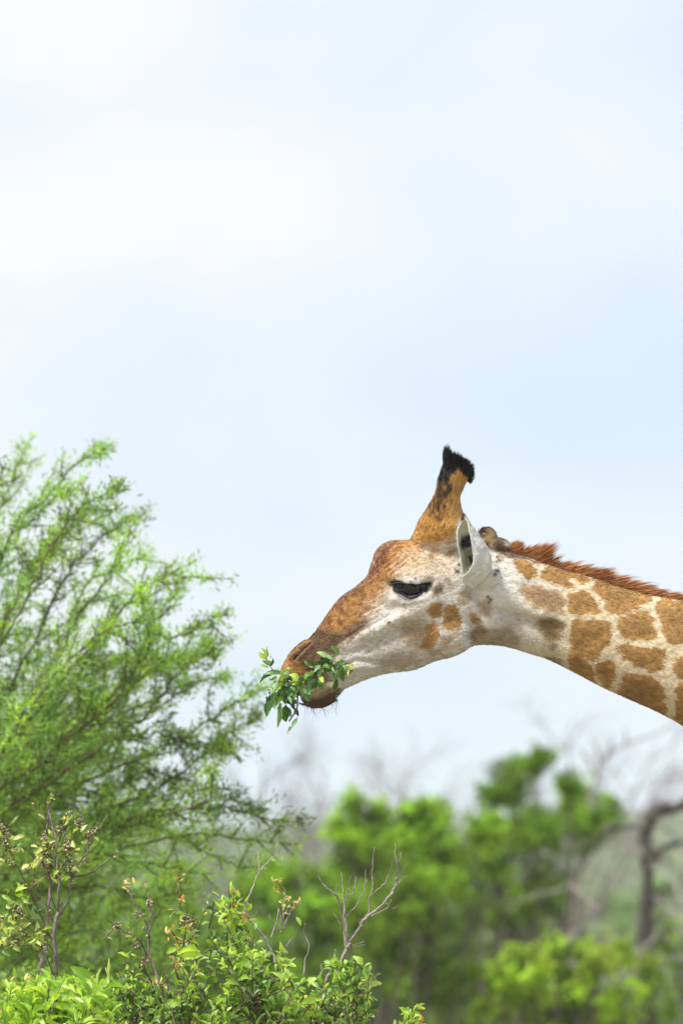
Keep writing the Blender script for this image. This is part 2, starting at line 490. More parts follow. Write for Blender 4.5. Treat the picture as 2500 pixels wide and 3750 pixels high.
bush('soft green bush seen between the acacia and the bare grey branch', 1020, 24,
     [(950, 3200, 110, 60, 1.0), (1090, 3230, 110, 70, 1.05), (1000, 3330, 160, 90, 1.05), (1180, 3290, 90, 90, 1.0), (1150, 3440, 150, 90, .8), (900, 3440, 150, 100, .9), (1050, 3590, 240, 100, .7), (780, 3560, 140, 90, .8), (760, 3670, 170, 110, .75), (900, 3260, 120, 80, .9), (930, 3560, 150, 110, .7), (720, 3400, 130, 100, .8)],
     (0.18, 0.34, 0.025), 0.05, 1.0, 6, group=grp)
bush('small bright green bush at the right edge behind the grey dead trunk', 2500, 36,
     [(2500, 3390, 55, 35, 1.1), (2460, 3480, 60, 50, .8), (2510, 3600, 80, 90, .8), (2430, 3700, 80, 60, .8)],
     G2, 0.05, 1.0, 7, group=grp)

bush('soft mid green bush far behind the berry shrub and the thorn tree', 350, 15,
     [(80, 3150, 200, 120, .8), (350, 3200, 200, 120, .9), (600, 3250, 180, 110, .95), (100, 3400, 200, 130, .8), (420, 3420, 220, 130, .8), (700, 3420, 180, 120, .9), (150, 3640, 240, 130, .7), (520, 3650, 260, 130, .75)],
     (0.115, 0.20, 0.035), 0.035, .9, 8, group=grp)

# bare trees whose fine twigs stand pale against the sky
def bare_tree(label, px, depth, top_py, lean, seed, limbs=8, r=0.040, C=(0.17, 0.14, 0.145), spread=0.75, wid=1.0):
    rng = np.random.default_rng(seed)
    base = at(px, HOR, depth); base[2] = float(terrain_h(np.array([base[0]]), np.array([depth]))[0]) - 0.05
    top = at(px, top_py, depth)[2]
    root = empty('bare_tree', tuple(base), label, 'tree', 'bare twiggy trees against the sky')
    acc = Acc(); tw = Acc(); tips = []
    H = top - base[2]
    fork = base + np.array([0.05, 0, H * 0.52])
    tube(acc, smooth_path([base, (base + fork) / 2 + np.array([.04, 0, 0]), fork]), taper(9, r * 1.5, r), 8, C)
    for k in range(limbs):
        a = (k + 0.5) / limbs * 2 - 1
        d = np.array([a * 0.95 * wid + lean, rng.normal() * 0.35, 0.9 - 0.25 * abs(a)])
        grow(rng, tw, fork, d, H * 0.44 * (0.8 + 0.4 * rng.random()), r * 0.55, 0, 3, tips, 0.35, (lean * .3, 0, 0.12), 4, 0.56, spread, C, 5, 0.3)
    link('trunk', acc.mesh('trunk', M_bark), root)
    link('branches', tw.mesh('branches', M_bark), root)
    return root
bare_tree('leafless grey tree against the sky directly below the leaves in the mouth', 930, 44, 2720, 0.10, 21, wid=.9)
bare_tree('leafless grey tree with a wide twiggy crown behind the bright bush column', 1290, 48, 2680, 0.25, 22, limbs=7, wid=1.1)
bare_tree('leafless grey tree left of the open dark green tree, twigs reaching right', 1640, 50, 2790, 0.35, 23, wid=.9)
bare_tree('leafless tree right of the open green tree, one long twig sweeping to the right edge', 2080, 46, 2690, 0.30, 24, limbs=5, wid=.7)
# the long sweep of that last tree
swp = [o for o in col.objects if o.name.startswith('bare_tree') and '24' not in o.name][-1]
acc = Acc()
P = smooth_path([at(2150, 2950, 28), at(2200, 2800, 28), at(2290, 2730, 28), at(2400, 2690, 28), at(2520, 2620, 28)], 5)
P += np.random.default_rng(3).normal(size=P.shape) * 0.008
tube(acc, P, taper(len(P), 0.015, 0.005), 5, (0.24, 0.21, 0.20))
for a, b in (((2200, 2800), (2160, 2700)), ((2220, 2780), (2240, 2690)), ((2290, 2730), (2280, 2670)), ((2185, 2850), (2120, 2740))):
    Q_ = smooth_path([at(*a, 28), at((a[0] + b[0]) / 2 + 6, (a[1] + b[1]) / 2, 28), at(*b, 28)], 3)
    tube(acc, Q_, taper(len(Q_), 0.013, 0.005), 4, (0.22, 0.18, 0.17))
link('long_limb', acc.mesh('long_limb', M_bark), swp)

# grey dead tree at the right edge
def dead_tree():
    rng = np.random.default_rng(31)
    y = 24.0
    base = at(2375, HOR, y); base[2] = -0.05
    root = empty('dead_tree', tuple(base), 'grey dead tree with an upright trunk and drooping twigs at the right edge', 'tree')
    C = (0.075, 0.066, 0.056)
    w = Acc()
    P = smooth_path([base, at(2390, 4100, y), at(2372, 3700, y), at(2366, 3540, y), at(2360, 3400, y), at(2368, 3280, y), at(2366, 3150, y), at(2362, 3050, y), at(2385, 2990, y)], 4)
    P += rng.normal(size=P.shape) * np.array([.008, .01, .008])
    tube(w, P, (.85 + .35 * rng.random(len(P))) * np.interp(np.arange(len(P)), [0, 12, 26, len(P) - 1], [0.085, 0.050, 0.045, 0.036]), 10, C)
    link('trunk', w.mesh('trunk', M_bark), root)
    lims = [([(2368, 3040), (2400, 2985), (2450, 2955), (2520, 2935), (2640, 2900)], .045, .03), ([(2362, 3060), (2340, 3030), (2280, 3025), (2220, 3050), (2150, 3130), (2060, 3260)], .020, .007),
            ([(2370, 3140), (2440, 3110), (2520, 3080), (2600, 3090)], .025, .012), ([(2366, 3540), (2330, 3500), (2300, 3480), (2270, 3430)], .022, .008),
            ([(2366, 3480), (2420, 3420), (2500, 3390)], .02, .008), ([(2366, 3540), (2340, 3530), (2290, 3520)], .022, .01)]
    paths = []
    for pts, r0, r1 in lims:
        a = Acc()
        P = smooth_path([at(x, z, y + 0.4 * rng.normal() * (i > 0)) for i, (x, z) in enumerate(pts)], 5)
        P[1:-1] += rng.normal(size=P[1:-1].shape) * .014
        tube(a, P, taper(len(P), r0, r1) * (.8 + .45 * rng.random(len(P))), 7, C); paths.append(P)
        link('limb', a.mesh('limb', M_bark), root)
    tw = Acc(); tips = []
    for P in paths + [smooth_path([at(2362, 3050, y), at(2366, 3600, y)], 10)]:
        for k in range(8):
            q = P[rng.integers(1, len(P))]
            sd = -1 if rng.random() < 0.62 else 1
            d = np.array([sd * (0.75 + 0.3 * rng.random()), rng.normal() * 0.5, -0.35 + 0.35 * rng.normal()])
            grow(rng, tw, q, d, 0.25 + 0.5 * rng.random(), 0.0075, 0, 1, tips, 0.35, (sd * 0.1, 0, -0.28), 4, 0.6, 0.55, (0.36, 0.34, 0.30), 3, 0.2)
    # low tangle left of the trunk
    for k in range(12):
        p = at(1980 + rng.random() * 330, 3560 + rng.random() * 60, y + rng.normal() * .5)
        grow(rng, tw, p, (rng.normal() * .5, rng.normal() * .3, .8), 0.25 + .25 * rng.random(), 0.007, 0, 1, tips, .5, (0, 0, 0), 4, .6, .7, (0.22, 0.19, 0.17), 3, .2)
    t = link('twigs', tw.mesh('twigs', M_bark), root); t['kind'] = 'stuff'
dead_tree()
bare_tree('low tangle of grey leafless stems in the gap between green bushes and dead trunk', 2030, 30, 3380, -0.2, 25, limbs=6, r=.011, C=(0.17, 0.14, 0.12), wid=1.2)

# ------------------------------------------------------------------ thorn tree on the left
def acacia():
    rng = np.random.default_rng(41)
    y0 = 4.0
    s = FPX / (D0 + y0)
    hub = at(-420, 3350, y0 + 1.0)
    base = hub.copy(); base[2] = -0.05
    root = empty('thorn_tree', tuple(base), 'feathery bright green thorn tree filling the left side of the picture', 'tree')
    C = (0.12, 0.095, 0.06)
    trunk = Acc()
    tube(trunk, smooth_path([base, base + np.array([0.1, 0, 0.6]), hub + np.array([0, 0, -.4]), hub]), taper(13, 0.17, 0.12), 12, C)
    link('trunk', trunk.mesh('trunk', M_bark), root)
    prim = [
        [(-150, 2300), (-20, 1900), (40, 1760), (110, 1615)], [(-220, 2400), (-80, 2000), (-20, 1800), (20, 1700)],
        [(-60, 2250), (40, 1960), (150, 1830), (300, 1690), (410, 1630)], [(-40, 2450), (120, 2150), (250, 1900), (350, 1830), (450, 1770)],
        [(0, 2600), (220, 2150), (330, 2010), (430, 1925), (535, 1905)], [(60, 2650), (280, 2280), (400, 2120), (460, 2000), (500, 1930)],
        [(60, 2700), (330, 2380), (470, 2200), (600, 2115), (740, 2105)], [(150, 2800), (380, 2580), (540, 2350), (600, 2220), (680, 2110)],
        [(400, 2560), (540, 2350), (522, 2250), (515, 2150)], [(380, 2600), (540, 2350), (650, 2335), (750, 2275), (825, 2255)],
        [(60, 2850), (330, 2680), (560, 2560), (760, 2490), (860, 2480)], [(150, 2950), (450, 2800), (700, 2680), (870, 2570), (965, 2515)],
        [(200, 3050), (520, 2920), (720, 2790), (850, 2680), (950, 2615)], [(-50, 2980), (200, 2930), (330, 2905), (430, 2885), (520, 2830), (640, 2840), (780, 2900), (960, 2970)],
        [(300, 3080), (520, 2990), (700, 2960), (860, 2965), (1000, 3005), (1140, 2990)], [(200, 3200), (480, 3100), (700, 3060), (900, 3075), (1090, 3090)],
        [(-100, 3420), (120, 3490), (300, 3540), (480, 3565), (650, 3540)], [(-100, 3280), (150, 3260), (350, 3240), (560, 3290), (700, 3250)],
        [(-60, 3150), (150, 3100), (400, 3130), (600, 3180), (780, 3200)], [(-80, 3550), (80, 3600), (250, 3620), (500, 3680)],
        [(0, 2750), (180, 2500), (330, 2350), (450, 2290), (560, 2270)], [(0, 2300), (100, 2100), (210, 1990), (300, 1880), (360, 1860)],
        [(-100, 2200), (30, 2000), (120, 1900), (200, 1830), (260, 1790)], [(100, 2900), (400, 2720), (600, 2690), (760, 2740), (850, 2760)],
        [(250, 2820), (480, 2660), (640, 2480), (740, 2400), (800, 2400)], [(700, 2960), (760, 2870), (770, 2800)], [(500, 2500), (620, 2430), (720, 2390), (760, 2330)],
        [(300, 2450), (420, 2240), (560, 2170), (640, 2060)], [(150, 2500), (300, 2160), (420, 2090), (560, 2010)],
        [(200, 3120), (480, 3020), (660, 3070), (830, 3160), (960, 3180)],
        [(-60, 2500), (60, 2200), (150, 2040), (260, 1960), (420, 1860)],
        [(50, 2780), (260, 2520), (400, 2430), (560, 2420), (680, 2440)],
    ]
    bx = [1600, 1800, 1900, 2050, 2150, 2300, 2500, 2700, 2950, 3100, 3400, 3800]
    by = [60, 250, 420, 500, 600, 690, 800, 820, 900, 950, 850, 750]
    for k in range(66):
        t = rng.random()
        py = 2380 + 1370 * t
        lim = np.interp(py, bx, by) - 170
        px = lim * (rng.random() ** 0.75) - 30
        if rng.random() < 0.35: py += 100; px *= 0.6
        q0 = np.array([px - 260 - 160 * rng.random(), py + 340 - 160 * t + 160 * rng.random()])
        m = (q0 + np.array([px, py])) / 2 + rng.normal(size=2) * 30
        prim.append([tuple(q0), tuple(m), (px, py)])
    fol = Acc(); tw = Acc(); LO, LD, LN, LC, LL = [], [], [], [], []
    for bi, pts in enumerate(prim):
        traced = bi < 32
        dep = y0 + (rng.normal() * 0.35 if traced else 0.3 + rng.random() * 1.9)
        P = [at(px, py, dep + 0.12 * rng.normal()) for px, py in pts]
        if traced or bi % 3 == 0:
            P = [hub * 0.6 + P[0] * 0.4 + rng.normal(size=3) * 0.06] + P
        P = smooth_path(P, 6)
        P[1:-1] += rng.normal(size=P[1:-1].shape) * 0.006
        br = Acc() if traced else tw
        tube(br, P, taper(len(P), 0.0078 if traced else 0.0045, 0.0020, .8), 6 if traced else 4, C)
        if traced: link('branch', br.mesh('branch', M_bark), root)
        # side shoots, alternating and zig-zag, each with tufts of fine leaves
        seglen = np.linalg.norm(np.diff(P, axis=0), axis=1); cum = np.concatenate([[0], np.cumsum(seglen)])
        tot = cum[-1]
        tone = (0.5 + 0.8 * rng.random())
        sidelist = [(P, tot * 0.30)]
        nsh = int(tot * 10.5)
        for k in range(nsh):
            u = tot * (0.22 + 0.78 * (k + rng.random()) / nsh)
            i = min(np.searchsorted(cum, u) - 1, len(P) - 2)
            q = P[i]; dd = unit(P[i + 1] - P[i])
            sd = unit(np.cross(dd, np.array([0, 1, 0])) * (1 if k % 2 else -1) + np.array([0, 1, 0]) * rng.normal() * 0.7)
            Ls = (0.085 + 0.20 * rng.random()) * (1.15 - 0.75 * u / tot) 
            d = unit(dd * 0.75 + sd * 0.75 + np.array([.05, 0, .12]))
            pts2 = [q]
            for z in range(4):
                d = unit(d + rng.normal(size=3) * 0.14 + dd * 0.08)
                pts2.append(pts2[-1] + d * Ls / 4)
            p2 = smooth_path(pts2, 2)
            tube(tw, p2, taper(len(p2), 0.0042, 0.0016), 3, C)
            sidelist.append((p2, 0))
        for (pp, st) in sidelist:
            sl = np.linalg.norm(np.diff(pp, axis=0), axis=1); cu = np.concatenate([[0], np.cumsum(sl)])
            nn_ = int((cu[-1] - st) / 0.0215)
            if nn_ < 1: continue
            us = st + (cu[-1] - st) * (np.arange(nn_) + rng.random(nn_)) / nn_
            X = np.stack([np.interp(us, cu, pp[:, a]) for a in range(3)], 1)
            ax = unit(pp[-1] - pp[0])
            kk = 12
            O = np.repeat(X, kk, axis=0) + rng.normal(size=(nn_ * kk, 3)) * 0.014
            Dv = unit(rng.normal(size=(nn_ * kk, 3)) * 0.75 + ax * 0.55 + np.array([0.1, 0, 0.25]))
            LO.append(O); LD.append(Dv)
            LN.append(rng.normal(size=O.shape) + np.array([0, 0, .8]))
            young = np.repeat((rng.random((nn_, 1)) < 0.25) * 1.0, kk, axis=0) * (0.5 + 0.5 * tone)
            c = np.array([0.24, 0.43, 0.115]) * tone * (1 - young) + np.array([0.36, 0.62, 0.07]) * young
            LC.append(c * (0.75 + 0.5 * rng.random((len(O), 1))))
            LL.append(0.014 + 0.018 * rng.random(len(O)))
    LO, LD, LN, LC, LL = map(np.concatenate, (LO, LD, LN, LC, LL))
    print('acacia leaflets', len(LO))
    leaves_np('simple', LO, LD, LN, LL, LL * 0.26, 0.12, LC, fol, 1.0)
    t = link('twigs', tw.mesh('twigs', M_bark), root); t['kind'] = 'stuff'
    f = link('foliage', fol.mesh('foliage', M_leaf_far), root); f['kind'] = 'stuff'
acacia()

# ------------------------------------------------------------------ foreground shrubs (in focus)
LEAFCOLS = {
    'bright': [(0.30, 0.47, 0.05), (0.40, 0.56, 0.08), (0.25, 0.42, 0.05), (0.40, 0.57, 0.13), (0.20, 0.36, 0.06)],
    'deep': [(0.07, 0.15, 0.03), (0.12, 0.23, 0.04), (0.20, 0.33, 0.08), (0.05, 0.11, 0.025), (0.24, 0.37, 0.13)],
    'mixed': [(0.10, 0.21, 0.03), (0.19, 0.34, 0.05), (0.29, 0.46, 0.06), (0.27, 0.40, 0.15), (0.38, 0.52, 0.10), (0.07, 0.14, 0.03), (0.24, 0.40, 0.10)],
    'olive': [(0.34, 0.42, 0.10), (0.22, 0.30, 0.08), (0.46, 0.52, 0.20), (0.14, 0.21, 0.06)],
    'browse': [(0.045, 0.12, 0.03), (0.08, 0.19, 0.045), (0.13, 0.27, 0.08), (0.035, 0.085, 0.025), (0.17, 0.30, 0.13)],
    'rust': [(0.52, 0.36, 0.15), (0.50, 0.42, 0.10), (0.42, 0.44, 0.08), (0.5, 0.22, 0.07), (0.58, 0.46, 0.26)],
}
_leafmesh = {}
def leaf_mesh(kind, colr, ci):
    if kind == 'toothed': kind = TOOTH[int(np.random.default_rng(len(bpy.data.objects)).integers(0, 4))]
    key = (kind, colr, ci)
    if key not in _leafmesh:
        r = np.random.default_rng(100 * ci + 7 * len(kind) + len(colr))
        a = Acc()
        leaves_np(kind, [(0, 0, 0)], [(0, 1, 0)], [(0, 0, 1)], 1.0, 1.0, 0.10 + 0.35 * r.random(), LEAFCOLS[colr][ci], a, 1.5)
        _leafmesh[key] = a.mesh('leaf', M_leaf)
    return _leafmesh[key]

class Shrub:
    def __init__(s, label, base, seed, group='wild shrubs in the foreground', name='leafy_shrub'):
        s.rng = np.random.default_rng(seed)
        b = at(base[0], HOR, base[1]); b[2] = -0.03
        s.base = b
        s.root = empty(name, tuple(b), label, 'shrub', group)
        s.leaves = []; s.berries = []
        s.y = base[1]
    def stem(s, pts, r0, r1, C=(0.17, 0.14, 0.125), name='stem', seg=7, jit=0.0015):
        P = smooth_path(pts, 5)
        P[1:-1] += s.rng.normal(size=P[1:-1].shape) * jit
        a = Acc(); tube(a, P, taper(len(P), r0, r1), seg, C)
        link(name, a.mesh(name, M_bark), s.root)
        return P
    def trunks(s, tops, r=0.011, C=(0.12, 0.10, 0.085)):
        for t in tops:
            m = (s.base * 0.45 + t * 0.55) + s.rng.normal(size=3) * 0.05
            s.stem([s.base, s.base * .8 + m * .2 + s.rng.normal(size=3) * .02, m, t], r * 1.5, r * .8, C)
    def leaf(s, o, d, n, L, W, kind, colr):
        s.leaves.append((np.array(o), np.array(d), np.array(n), L, W, kind, colr))
    def shoot(s, P, n, L, W, kind, palette, st=0.15, droop=0.0, spread=0.8):
        """alternate leaves up a shoot"""
        rng = s.rng
        sl = np.linalg.norm(np.diff(P, axis=0), axis=1); cu = np.concatenate([[0], np.cumsum(sl)])
        ph = rng.random() * 6.28
        for k in range(n):
            u = cu[-1] * (st + (1 - st) * (k + 0.5 * rng.random()) / max(n - 1, 1)); u = min(u, cu[-1])
            q = np.array([np.interp(u, cu, P[:, a]) for a in range(3)])
            i = min(np.searchsorted(cu, u, side='right') - 1, len(P) - 2)
            t = unit(P[i + 1] - P[i])
            ph += 2.4
            e1 = unit(np.cross(t, [0.2, 1, 0.1])); e2 = np.cross(t, e1)
            side = e1 * math.cos(ph) + e2 * math.sin(ph)
            f = u / cu[-1]
            d = unit(t * (0.35 + 0.7 * f) + side * spread * (1.1 - 0.5 * f) + np.array([0, 0, -droop]) + rng.normal(size=3) * 0.15)
            nrm = unit(t - d * np.dot(t, d) + rng.normal(size=3) * 0.3 + np.array([0, 0, 0.3]))
            pal = palette[0]
            if f > 0.7 and len(palette) > 1 and rng.random() < 0.7: pal = palette[1]
            if len(palette) > 2 and f > 0.85 and rng.random() < 0.35: pal = palette[2]
            sc = (0.65 + 0.5 * rng.random()) * (1.0 - 0.35 * max(0, f - 0.6) / 0.4)
            s.leaf(q, d, nrm, L * sc, W * sc, kind, pal)
    def mass(s, lobes, per=1.0, L=0.055, W=0.021, kind='toothed', palette=('mixed', 'bright'), depth=0.22, twigC=(0.13, 0.10, 0.075), up=0.8):
        """shoots filling lobes given in photograph px (x, y, rx, ry)"""
        rng = s.rng; tw = Acc()
        for (lx, ly, rx, ry) in lobes:
            n = int(per * rx * ry / 440)
            for k in range(n):
                a = rng.random() * 6.28; q = rng.random() ** 0.5
                px, py = lx + rx * q * math.cos(a), ly + ry * q * math.sin(a)
                dy = s.y + rng.normal() * depth * 0.5
                tip = at(px, py, dy)
                dirv = unit(np.array([(px - lx) / rx * 0.6 + rng.normal() * 0.35, rng.normal() * 0.45, up + rng.normal() * 0.3]))
                Ls = 0.06 + 0.08 * rng.random()
                b = tip - dirv * Ls
                P = smooth_path([b, (b + tip) / 2 + rng.normal(size=3) * 0.006, tip], 3)
                tube(tw, P, taper(len(P), 0.0024, 0.0012), 4, twigC)
                s.shoot(P, int(5 + 5 * rng.random()), L * (0.6 + .42 * rng.random()), W * 0.86, kind, palette)
        if tw.n: 
            o = link('twigs', tw.mesh('twigs', M_bark), s.root); o['kind'] = 'stuff'
    def berry(s, P, r): s.berries.append((np.array(P), r))
    def berry_cluster(s, px, py, rpx, n, y=None):
        for k in range(int(n * 1.7)):
            a = s.rng.random() * 6.28; q = s.rng.random() ** .6
            s.berry(at(px + rpx * q * math.cos(a), py + rpx * 1.1 * q * math.sin(a), (s.y if y is None else y) + s.rng.normal() * 0.012), 0.0030 + 0.0016 * s.rng.random())
    def finish(s):
        rng = s.rng
        vis = []
        for i, (o, d, n, L, W, kind, colr) in enumerate(s.leaves):
            sc = FPX / (D0 + o[1]); py = HOR - (o[2] - CAMZ) * sc; px = 1250 + o[0] * sc
            inside = 1.0 if (-30 < px < 2530 and py < 3760) else 0.0
            vis.append(inside * (L * W) * (1.0 + 2.0 * (s.y + 0.3 - o[1]) * 1.0) + inside * 1e-6)
        order = np.argsort(-np.array(vis))
        acc = Acc()
        for rank, i in enumerate(order):
            o, d, n, L, W, kind, colr = s.leaves[i]
            ci = int(rng.integers(0, len(LEAFCOLS[colr])))
            if rank < 290 and vis[i] > 0:
                ob = link('leaf', leaf_mesh(kind, colr, ci), s.root)
                d = unit(d); sd = unit(np.cross(d, n)); nn = np.cross(sd, d)
                M = Matrix(((sd[0] * W, d[0] * L, nn[0] * L, o[0]), (sd[1] * W, d[1] * L, nn[1] * L, o[1]), (sd[2] * W, d[2] * L, nn[2] * L, o[2]), (0, 0, 0, 1)))
                ob.matrix_parent_inverse = Matrix.Identity(4)
                ob.matrix_basis = Matrix.Translation(-Vector(s.root.location)) @ M
            else:
                if kind == 'toothed': kind = TOOTH[int(rng.integers(0, 4))]
                leaves_np(kind, [o], [d], [n], L, W, 0.1 + .3 * rng.random(), LEAFCOLS[colr][ci], acc, 1.5)
        if acc.n:
            f = link('foliage', acc.mesh('foliage', M_leaf), s.root); f['kind'] = 'stuff'
        if s.berries:
            a = Acc()
            V0 = unit(np.array([(0, 0, 1), (1, 0, 0.3), (.3, .95, .3), (-.8, .6, .3), (-.8, -.6, .3), (.3, -.95, .3), (.8, .6, -.4), (-.3, .95, -.4), (-1, 0, -.4), (-.3, -.95, -.4), (.8, -.6, -.4), (0, 0, -1)], float))
            T0 = [(0,1,2),(0,2,3),(0,3,4),(0,4,5),(0,5,1),(1,6,2),(2,6,7),(2,7,3),(3,7,8),(3,8,4),(4,8,9),(4,9,5),(5,9,10),(5,10,1),(1,10,6),(11,7,6),(11,8,7),(11,9,8),(11,10,9),(11,6,10)]
            for P, r in s.berries:
                c = np.array([0.30, 0.27, 0.15]) * (0.35 + 1.0 * rng.random())
                a.add(V0 * r + P, T0, None, c)
            bb = link('berries', a.mesh('berries', M_bark), s.root); bb['kind'] = 'stuff'

def px_path(pts, sc, ox, oy, y, rng=None, wob=0.02):
    out = []; dy = 0
    for i, (x, z) in enumerate(pts):
        if rng is not None and i: dy += rng.normal() * wob
        out.append(at(x * sc + ox, z * sc + oy, y + dy))
    return out

# --- berry shrub at the left edge
s = Shrub('thin grey shrub with clusters of pale berries standing tallest at the left edge', (205, 0.05), 51, name='berry_shrub')
A = lambda pts: px_path(pts, .3614, 0, 2900, s.y, s.rng, 0.012)
s.trunks([A([(565, 1960)])[0], A([(460, 1990)])[0]], 0.009)
G = (0.17, 0.14, 0.13)
s.stem(A([(565, 1960), (570, 1700), (550, 1450), (590, 1220)]), .0068, .0055, G)
s.stem(A([(590, 1220), (600, 1000), (585, 700), (570, 600), (555, 400), (490, 200), (480, 90)]), .0042, .0016, G)
s.stem(A([(600, 1250), (690, 1100), (730, 900), (740, 860), (800, 720), (900, 600), (950, 420), (1020, 350), (1090, 230)]), .0038, .0010, G)
s.stem(A([(460, 1990), (430, 1800), (425, 1720), (460, 1600), (475, 1450), (480, 1300), (500, 1100), (520, 900), (490, 850)]), .0072, .0042, (0.24, 0.19, 0.18))
s.stem(A([(490, 850), (480, 560), (485, 350), (500, 170), (510, 90)]), .0038, .0018, (0.2, 0.15, 0.13))
for pts in ([(940, 430), (905, 390), (870, 340)], [(740, 860), (900, 830), (1050, 730), (1150, 660), (1185, 600)], [(740, 860), (600, 740), (500, 640), (400, 600)], [(740, 860), (690, 680), (655, 390)],
            [(585, 1230), (520, 1050), (500, 850)], [(560, 1370), (470, 1150), (390, 980), (355, 830)], [(550, 1490), (420, 1390), (280, 1280), (130, 1230), (-30, 1240)], [(545, 1590), (420, 1520), (300, 1560), (130, 1530)],
            [(490, 1430), (420, 1260), (330, 1080), (270, 940), (200, 790), (130, 690), (30, 500), (25, 330)], [(415, 1080), (300, 980), (190, 880)], [(600, 500), (640, 380), (690, 220), (715, 90)],
            [(480, 420), (450, 350), (390, 260), (330, 130)], [(480, 640), (385, 540), (335, 455)], [(300, 980), (400, 920), (490, 860)], [(550, 1880), (510, 1760), (470, 1640)], [(430, 1720), (380, 1660), (350, 1570)],
            [(560, 420), (430, 210), (415, 140)], [(975, 400), (980, 300)], [(430, 1980), (380, 1900), (260, 1780), (170, 1640)], [(130, 640), (60, 600), (-20, 540)], [(250, 2040), (100, 2030), (-60, 2020)]):
    s.stem(A(pts), .0028, .0009, (0.13, 0.095, 0.075), name='twig', seg=5, jit=.001)
for (x, z, n, pal) in [(470, 640, 7, 'olive'), (560, 480, 6, 'olive'), (680, 540, 5, 'olive'), (740, 700, 6, 'olive'), (770, 260, 6, 'olive'), (820, 400, 5, 'olive'), (170, 1010, 5, 'bright'), (140, 1140, 7, 'olive'), (230, 1130, 6, 'mixed'),
                       (180, 1250, 6, 'olive'), (190, 1390, 9, 'olive'), (90, 1450, 7, 'olive'), (60, 1560, 6, 'olive'), (380, 1460, 8, 'olive'), (240, 1560, 6, 'olive'), (460, 1480, 4, 'bright'), (250, 760, 4, 'olive'), (60, 560, 6, 'olive'), (30, 640, 5, 'olive'), (130, 560, 4, 'olive'),
                       (40, 1300, 5, 'mixed'), (520, 820, 5, 'olive'), (620, 800, 3, 'bright'), (420, 430, 3, 'olive'), (960, 470, 1, 'olive'), (510, 70, 3, 'olive'), (40, 430, 3, 'olive'), (440, 1530, 4, 'olive'), (300, 1150, 4, 'mixed'), (560, 620, 4, 'olive'), (400, 700, 3, 'olive')]:
    c = at(x * .3614, 2900 + z * .3614, s.y)
    for k in range(int(n * 1.5)):
        d = unit(s.rng.normal(size=3) * np.array([1, .6, .9]) + np.array([0, -.1, .15]))
        s.leaf(c + s.rng.normal(size=3) * 0.013, d, s.rng.normal(size=3) + np.array([0, -0.4, .6]), 0.022 + 0.018 * s.rng.random(), 0.011 + 0.006 * s.rng.random(), 'toothed', pal)
for (x0, z0, x1, z1, w) in [(90, 350, 190, 235, .011), (395, 640, 335, 775, .013), (160, 550, 230, 520, .009), (380, 220, 470, 275, .010), (310, 545, 385, 545, .011), (945, 460, 1005, 490, .008)]:
    a, b = at(x0 * .3614, 2900 + z0 * .3614, s.y - .02), at(x1 * .3614, 2900 + z1 * .3614, s.y - .03)
    s.leaf(a, b - a, (0.3, -1, .5), float(np.linalg.norm(b - a)), w, 'toothed', 'olive')
for (x, z, r, n) in [(690, 590, 55, 44), (690, 510, 35, 20), (480, 740, 60, 46), (470, 650, 45, 24), (580, 830, 40, 40), (570, 760, 40, 20), (190, 1240, 65, 60), (600, 390, 42, 22), (900, 440, 38, 22), (890, 510, 22, 9), (800, 320, 45, 26), (130, 590, 45, 26), (70, 410, 40, 18), (30, 350, 25, 9), (450, 470, 38, 22), (960, 385, 40, 14), (60, 500, 40, 20),
                     (700, 740, 55, 22), (860, 700, 28, 9), (620, 1140, 20, 7), (740, 920, 20, 5), (280, 810, 28, 8), (430, 1550, 45, 16), (150, 1520, 70, 28), (470, 1620, 25, 7), (360, 930, 35, 14), (590, 1075, 14, 4), (1185, 600, 12, 2), (1170, 660, 12, 3), (500, 1195, 14, 3), (500, 120, 16, 6), (230, 1440, 50, 14), (30, 1290, 30, 10), (120, 710, 35, 12), (540, 560, 30, 9)]:
    s.berry_cluster(x * .3614, 2900 + z * .3614, r * .3614, n)
for pts in ([(320, 115), (355, 130)], [(480, 90), (525, 75)], [(645, 250), (660, 280)], [(490, 100), (500, 130)]):
    a, b = A(pts); s.leaf(a, b - a + np.array([0, 0, .004]), (0, -1, 1), .016, .006, 'round', 'rust')
s.finish()

